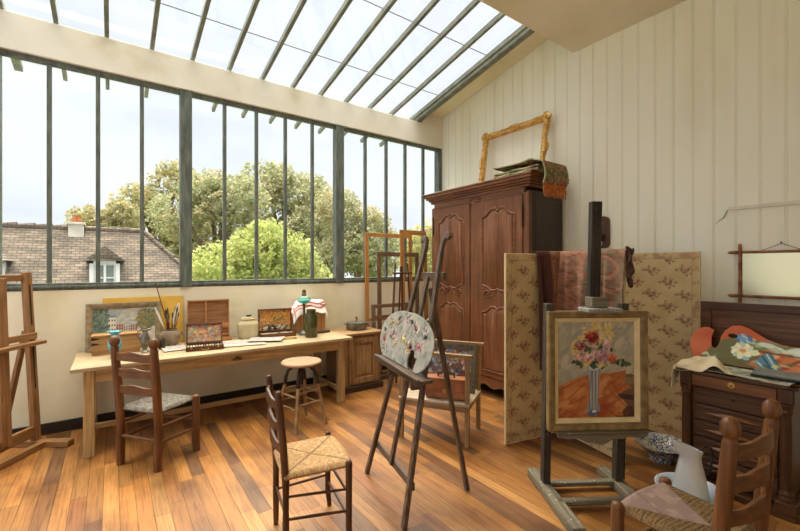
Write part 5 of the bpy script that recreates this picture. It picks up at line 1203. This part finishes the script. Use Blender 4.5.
def pin(u,v):
    lobe = ((u-.095)/.090)**2+((v-.155)/.13)**2 < 1
    low = (u>.045)&(v<.13)&(u<.40)
    main = (v < np.interp(u,[.0,.16,.185,.21,.25,.30,.35,.40,.46,.54,.64,.75,.86],[0,.0,.19,.27,.315,.325,.31,.275,.235,.205,.198,.202,.20]))&(u>.16)
    notch = ((u-.168)/.026)**2+((v-.205)/.085)**2 < 1
    hole = ((u-.265)/.026)**2+((v-.232)/.016)**2 < 1
    return (lobe|low|main)&~notch&~hole
root = thing('painted_palette','red-orange palette painted with a white rose and blue glass, propped against the lid','palette',cl(-.365,-.03,.83),-90)
sheet('board',im,vcol('oil_paint',.5,.3,160),root,lambda u,v:(u,.06+v*.55-.0*u,v*.86+.0),mask=pin(U,V),thick=.008)
# cream cloth
im = Img(.46,.34,100,80,(214,196,160)); im.mottle([(196,176,138),(222,206,172),(230,214,182)],9,3)
def cloth(u,v):
    x0 = -.42+u*1.0; y = -.285+v*.80
    edge = -cw2-.03; over = np.clip(edge-x0,0,9); x = np.maximum(x0,edge-.012-.03*over)
    ridge = .085*np.exp(-((u-.30+.3*(v-.12))/.055)**2)*np.exp(-((v-.10)/.09)**2)+.05*np.exp(-((u-.19)/.07)**2)*np.exp(-((v-.2)/.10)**2)
    z = .832+.010*np.sin(u*22+v*16)**2+.006*np.sin(u*44-v*20)+ridge*(over<=0)-over*(1.9*np.clip(1.1-v*3.2,.35,1))
    z = z+.012*np.sin(v*40)*np.clip(over*12,0,1)*0; x = x-.014*np.sin(v*44)**2*np.clip(over*10,0,1)
    fr_o = np.clip(.035-v,0,9)*np.clip((.30-u)*12,0,1)*np.clip(1-over*20,0,1); z = z-fr_o*1.0; y = y+fr_o*.3
    return x,y,z
root = thing('cream_cloth','crumpled cream cloth spilling over the left front corner of the chest','cloth',(CHX,CHY,0),-90)
m_ = (im.u+im.v*.45 < .44)
sheet('cloth',im,vcol('linen',.9,.3,300),root,cloth,mask=m_,thick=.004)
# ================================================================ mirror, cable, bracket on the right wall
bm_ = thing('bamboo_mirror','wide mirror in a bamboo frame hung by wire on the boards','mirror',(4.352,.817,1.49),-90)
M_BAM = mottled('bamboo',[(0.3,(112,66,36)),(0.6,(158,104,62)),(0.75,(184,130,82))],scale=16,rough=.35)
mw,mh = .257,.185
def bamboo(p0,p1):
    p0,p1 = Vector(p0),Vector(p1); L_ = (p1-p0).length; pts=[]; rs=[]; n = 60
    for i in range(n+1):
        t = i/n; d = t*L_; node = min(abs(d-k) for k in (.02,.04,.06,L_-.02,L_-.04,L_-.06,L_*.34,L_*.66)); pts.append(p0.lerp(p1,t)); rs.append(.0112+.0038*math.exp(-(node/.006)**2))
    rs[0]=rs[-1]=.005
    return MB().tube(pts,rs,10,up=(0,1,.01))
for s in (-1,1):
    bamboo((-mw-.085,-.004,s*mh),(mw+.085,-.004,s*mh)).build('rail',M_BAM,bm_,smooth=60)
    bamboo((s*mw,-.010,-mh-.065),(s*mw,-.010,mh+.075)).build('stile',M_BAM,bm_,smooth=60)
mm,mnt,mbb = newmat('old_mirror'); mbb.inputs['Metallic'].default_value = 1; mbb.inputs['Roughness'].default_value = .22; mbb.inputs['Base Color'].default_value = (*lin((214,204,164)),1)
MB().b(-mw,mw,.002,.008,-mh,mh).build('mirror_glass',mm,bm_)
MB().b(-mw,mw,.008,.014,-mh,mh).build('backing',w_walnut('X'),bm_)
MB().tube([(-.13,.0,mh+.005),(0,.006,mh+.066),(.13,.0,mh+.005)],.0022,6).build('hanging_wire',M_IRON,bm_)
MB().tube([(0,.016,mh+.068),(0,-.012,mh+.078)],.004,8).build('nail',M_IRON,bm_)
ct = thing('cable_trunking','white plastic cable trunking with loose wires at its left end','cable',(4.362,.60,2.058),-90)
MB().b(-.56,.62,-.010,.008,-.015,.015).build('trunking',M_WHITE,ct,bevel=.003)
for k,c in enumerate(((150,170,120),(90,120,150),(196,180,110))):
    MB().tube([(-.55,-.006,.003*k),(-.566,-.012,-.02-.008*k),(-.582,-.018,-.06-.01*k),(-.60-.008*k,-.02,-.085-.008*k),(-.625-.012*k,-.016,-.10-.014*k)],.0022,6).build('wire',plain('wire_%d'%k,c,.5),ct)
wb = thing('wall_bracket','dark wooden candle bracket with a wavy edge on the boards behind the easel mast','bracket',(4.365,2.27,1.93),-90)
pts = [(.075,.155),(.09,.13),(.09,-.13),(.07,-.17),(.02,-.175)]
for k in range(17):
    a = k/16; pts.append((.0+.022*math.sin(a*9.5)-.01,-.175+.34*a))
pts.append((.03,.175))
MB().prism(pts[::-1],.022,Matrix(((1,0,0,0),(0,0,-1,.0),(0,1,0,0),(0,0,0,1)))).build('back_plate',w_dark('Z'),wb,bevel=.004)
MB().lathe([(.0,0),(.03,0),(.034,.01),(.012,.02),(.012,.035),(0,.036)],(.035,-.06,-.06),18).build('candle_cup',M_IRON,wb)
MB().tube([(.035,-.02,-.09),(.035,-.05,-.095),(.035,-.06,-.06)],.006,8).build('arm',M_IRON,wb)
# ================================================================ floor vessels
def bluewhite():
    m, nt_, b_ = newmat('blue_and_white_glaze'); v = N(nt_,'ShaderNodeTexVoronoi'); v.inputs['Scale'].default_value=44; v.feature='DISTANCE_TO_EDGE'
    n_ = N(nt_,'ShaderNodeTexNoise'); n_.inputs['Scale'].default_value = 18; n_.inputs['Detail'].default_value=4
    nt_.links.new(coords(nt_,(1,1,1)),v.inputs['Vector']); nt_.links.new(coords(nt_,(1,1,1)),n_.inputs['Vector'])
    ad = N(nt_,'ShaderNodeMath',operation='MULTIPLY_ADD'); nt_.links.new(v.outputs['Distance'],ad.inputs[0]); ad.inputs[1].default_value=1.6; nt_.links.new(n_.outputs['Fac'],ad.inputs[2])
    nt_.links.new(ramp(nt_,ad.outputs[0],[(.5,(66,78,108)),(.6,(116,122,140)),(.7,(192,184,164))]),b_.inputs['Base Color']); b_.inputs['Roughness'].default_value=.2; return m
bw = thing('china_bowl','large blue and white patterned footed bowl on the floor beside the chest','bowl',(3.59,1.385,0)); bw.rotation_euler=(0,0,0)
MB().lathe([(0,.012),(.085,.0),(.09,.0),(.088,.02),(.082,.035),(.13,.075),(.175,.115),(.202,.135),(.204,.14),(.198,.141),(.17,.125),(.12,.085),(.06,.055),(0,.05)],seg=40).build('bowl',bluewhite(),bw,smooth=60)
M_EN = mottled('white_enamel',[(0.3,(206,208,206)),(0.7,(232,232,228))],scale=5,rough=.25,bmp=.02,spec=.5)
M_ENB = mottled('bluish_enamel',[(0.3,(186,200,222)),(0.7,(214,222,234))],scale=5,rough=.25,bmp=.02,spec=.5)
bs = thing('enamel_basin','pale blue-white enamel basin on the floor holding the pitcher','basin',(3.115,1.035,0))
MB().lathe([(0,0),(.135,0),(.15,.008),(.175,.07),(.19,.082),(.196,.08),(.196,.086),(.186,.09),(.17,.078),(.145,.016),(0,.012)],seg=40).build('bowl',M_ENB,bs,smooth=50)
pt = thing('enamel_pitcher','tall white enamel pitcher with pointed spout and black handle','pitcher',(3.12,1.03,.0125),150)
sp = lambda r_,z,a: r_*(1+(.85*math.exp(-((abs(((a+PI)%(2*PI))-PI))/.42)**2) if z>.30 else .12*math.exp(-((abs(((a+PI)%(2*PI))-PI))/.5)**2) if z>.24 else 0))
tilt = lambda z: z
mb = MB().lathe([(0,0),(.098,0),(.104,.008),(.104,.03),(.085,.15),(.063,.25),(.060,.285),(.066,.315),(.070,.335),(.067,.336),(.060,.31),(.055,.27),(.06,.24),(.08,.14),(.095,.03),(0,.02)],seg=48,fn=sp)
for v in mb.bm.verts:
    if v.co.z>.29: v.co.z += (v.co.x+.02)*.42*min(1,(v.co.z-.29)/.03)
mb.build('body',M_EN,pt,smooth=60)
MB().tube([(-.060,0,.30),(-.10,0,.338),(-.148,0,.33),(-.165,0,.28),(-.145,0,.19),(-.092,0,.115)],.0075,8,up=(0,1,0)).build('handle',plain('black_enamel',(38,38,40),.3),pt,smooth=60)
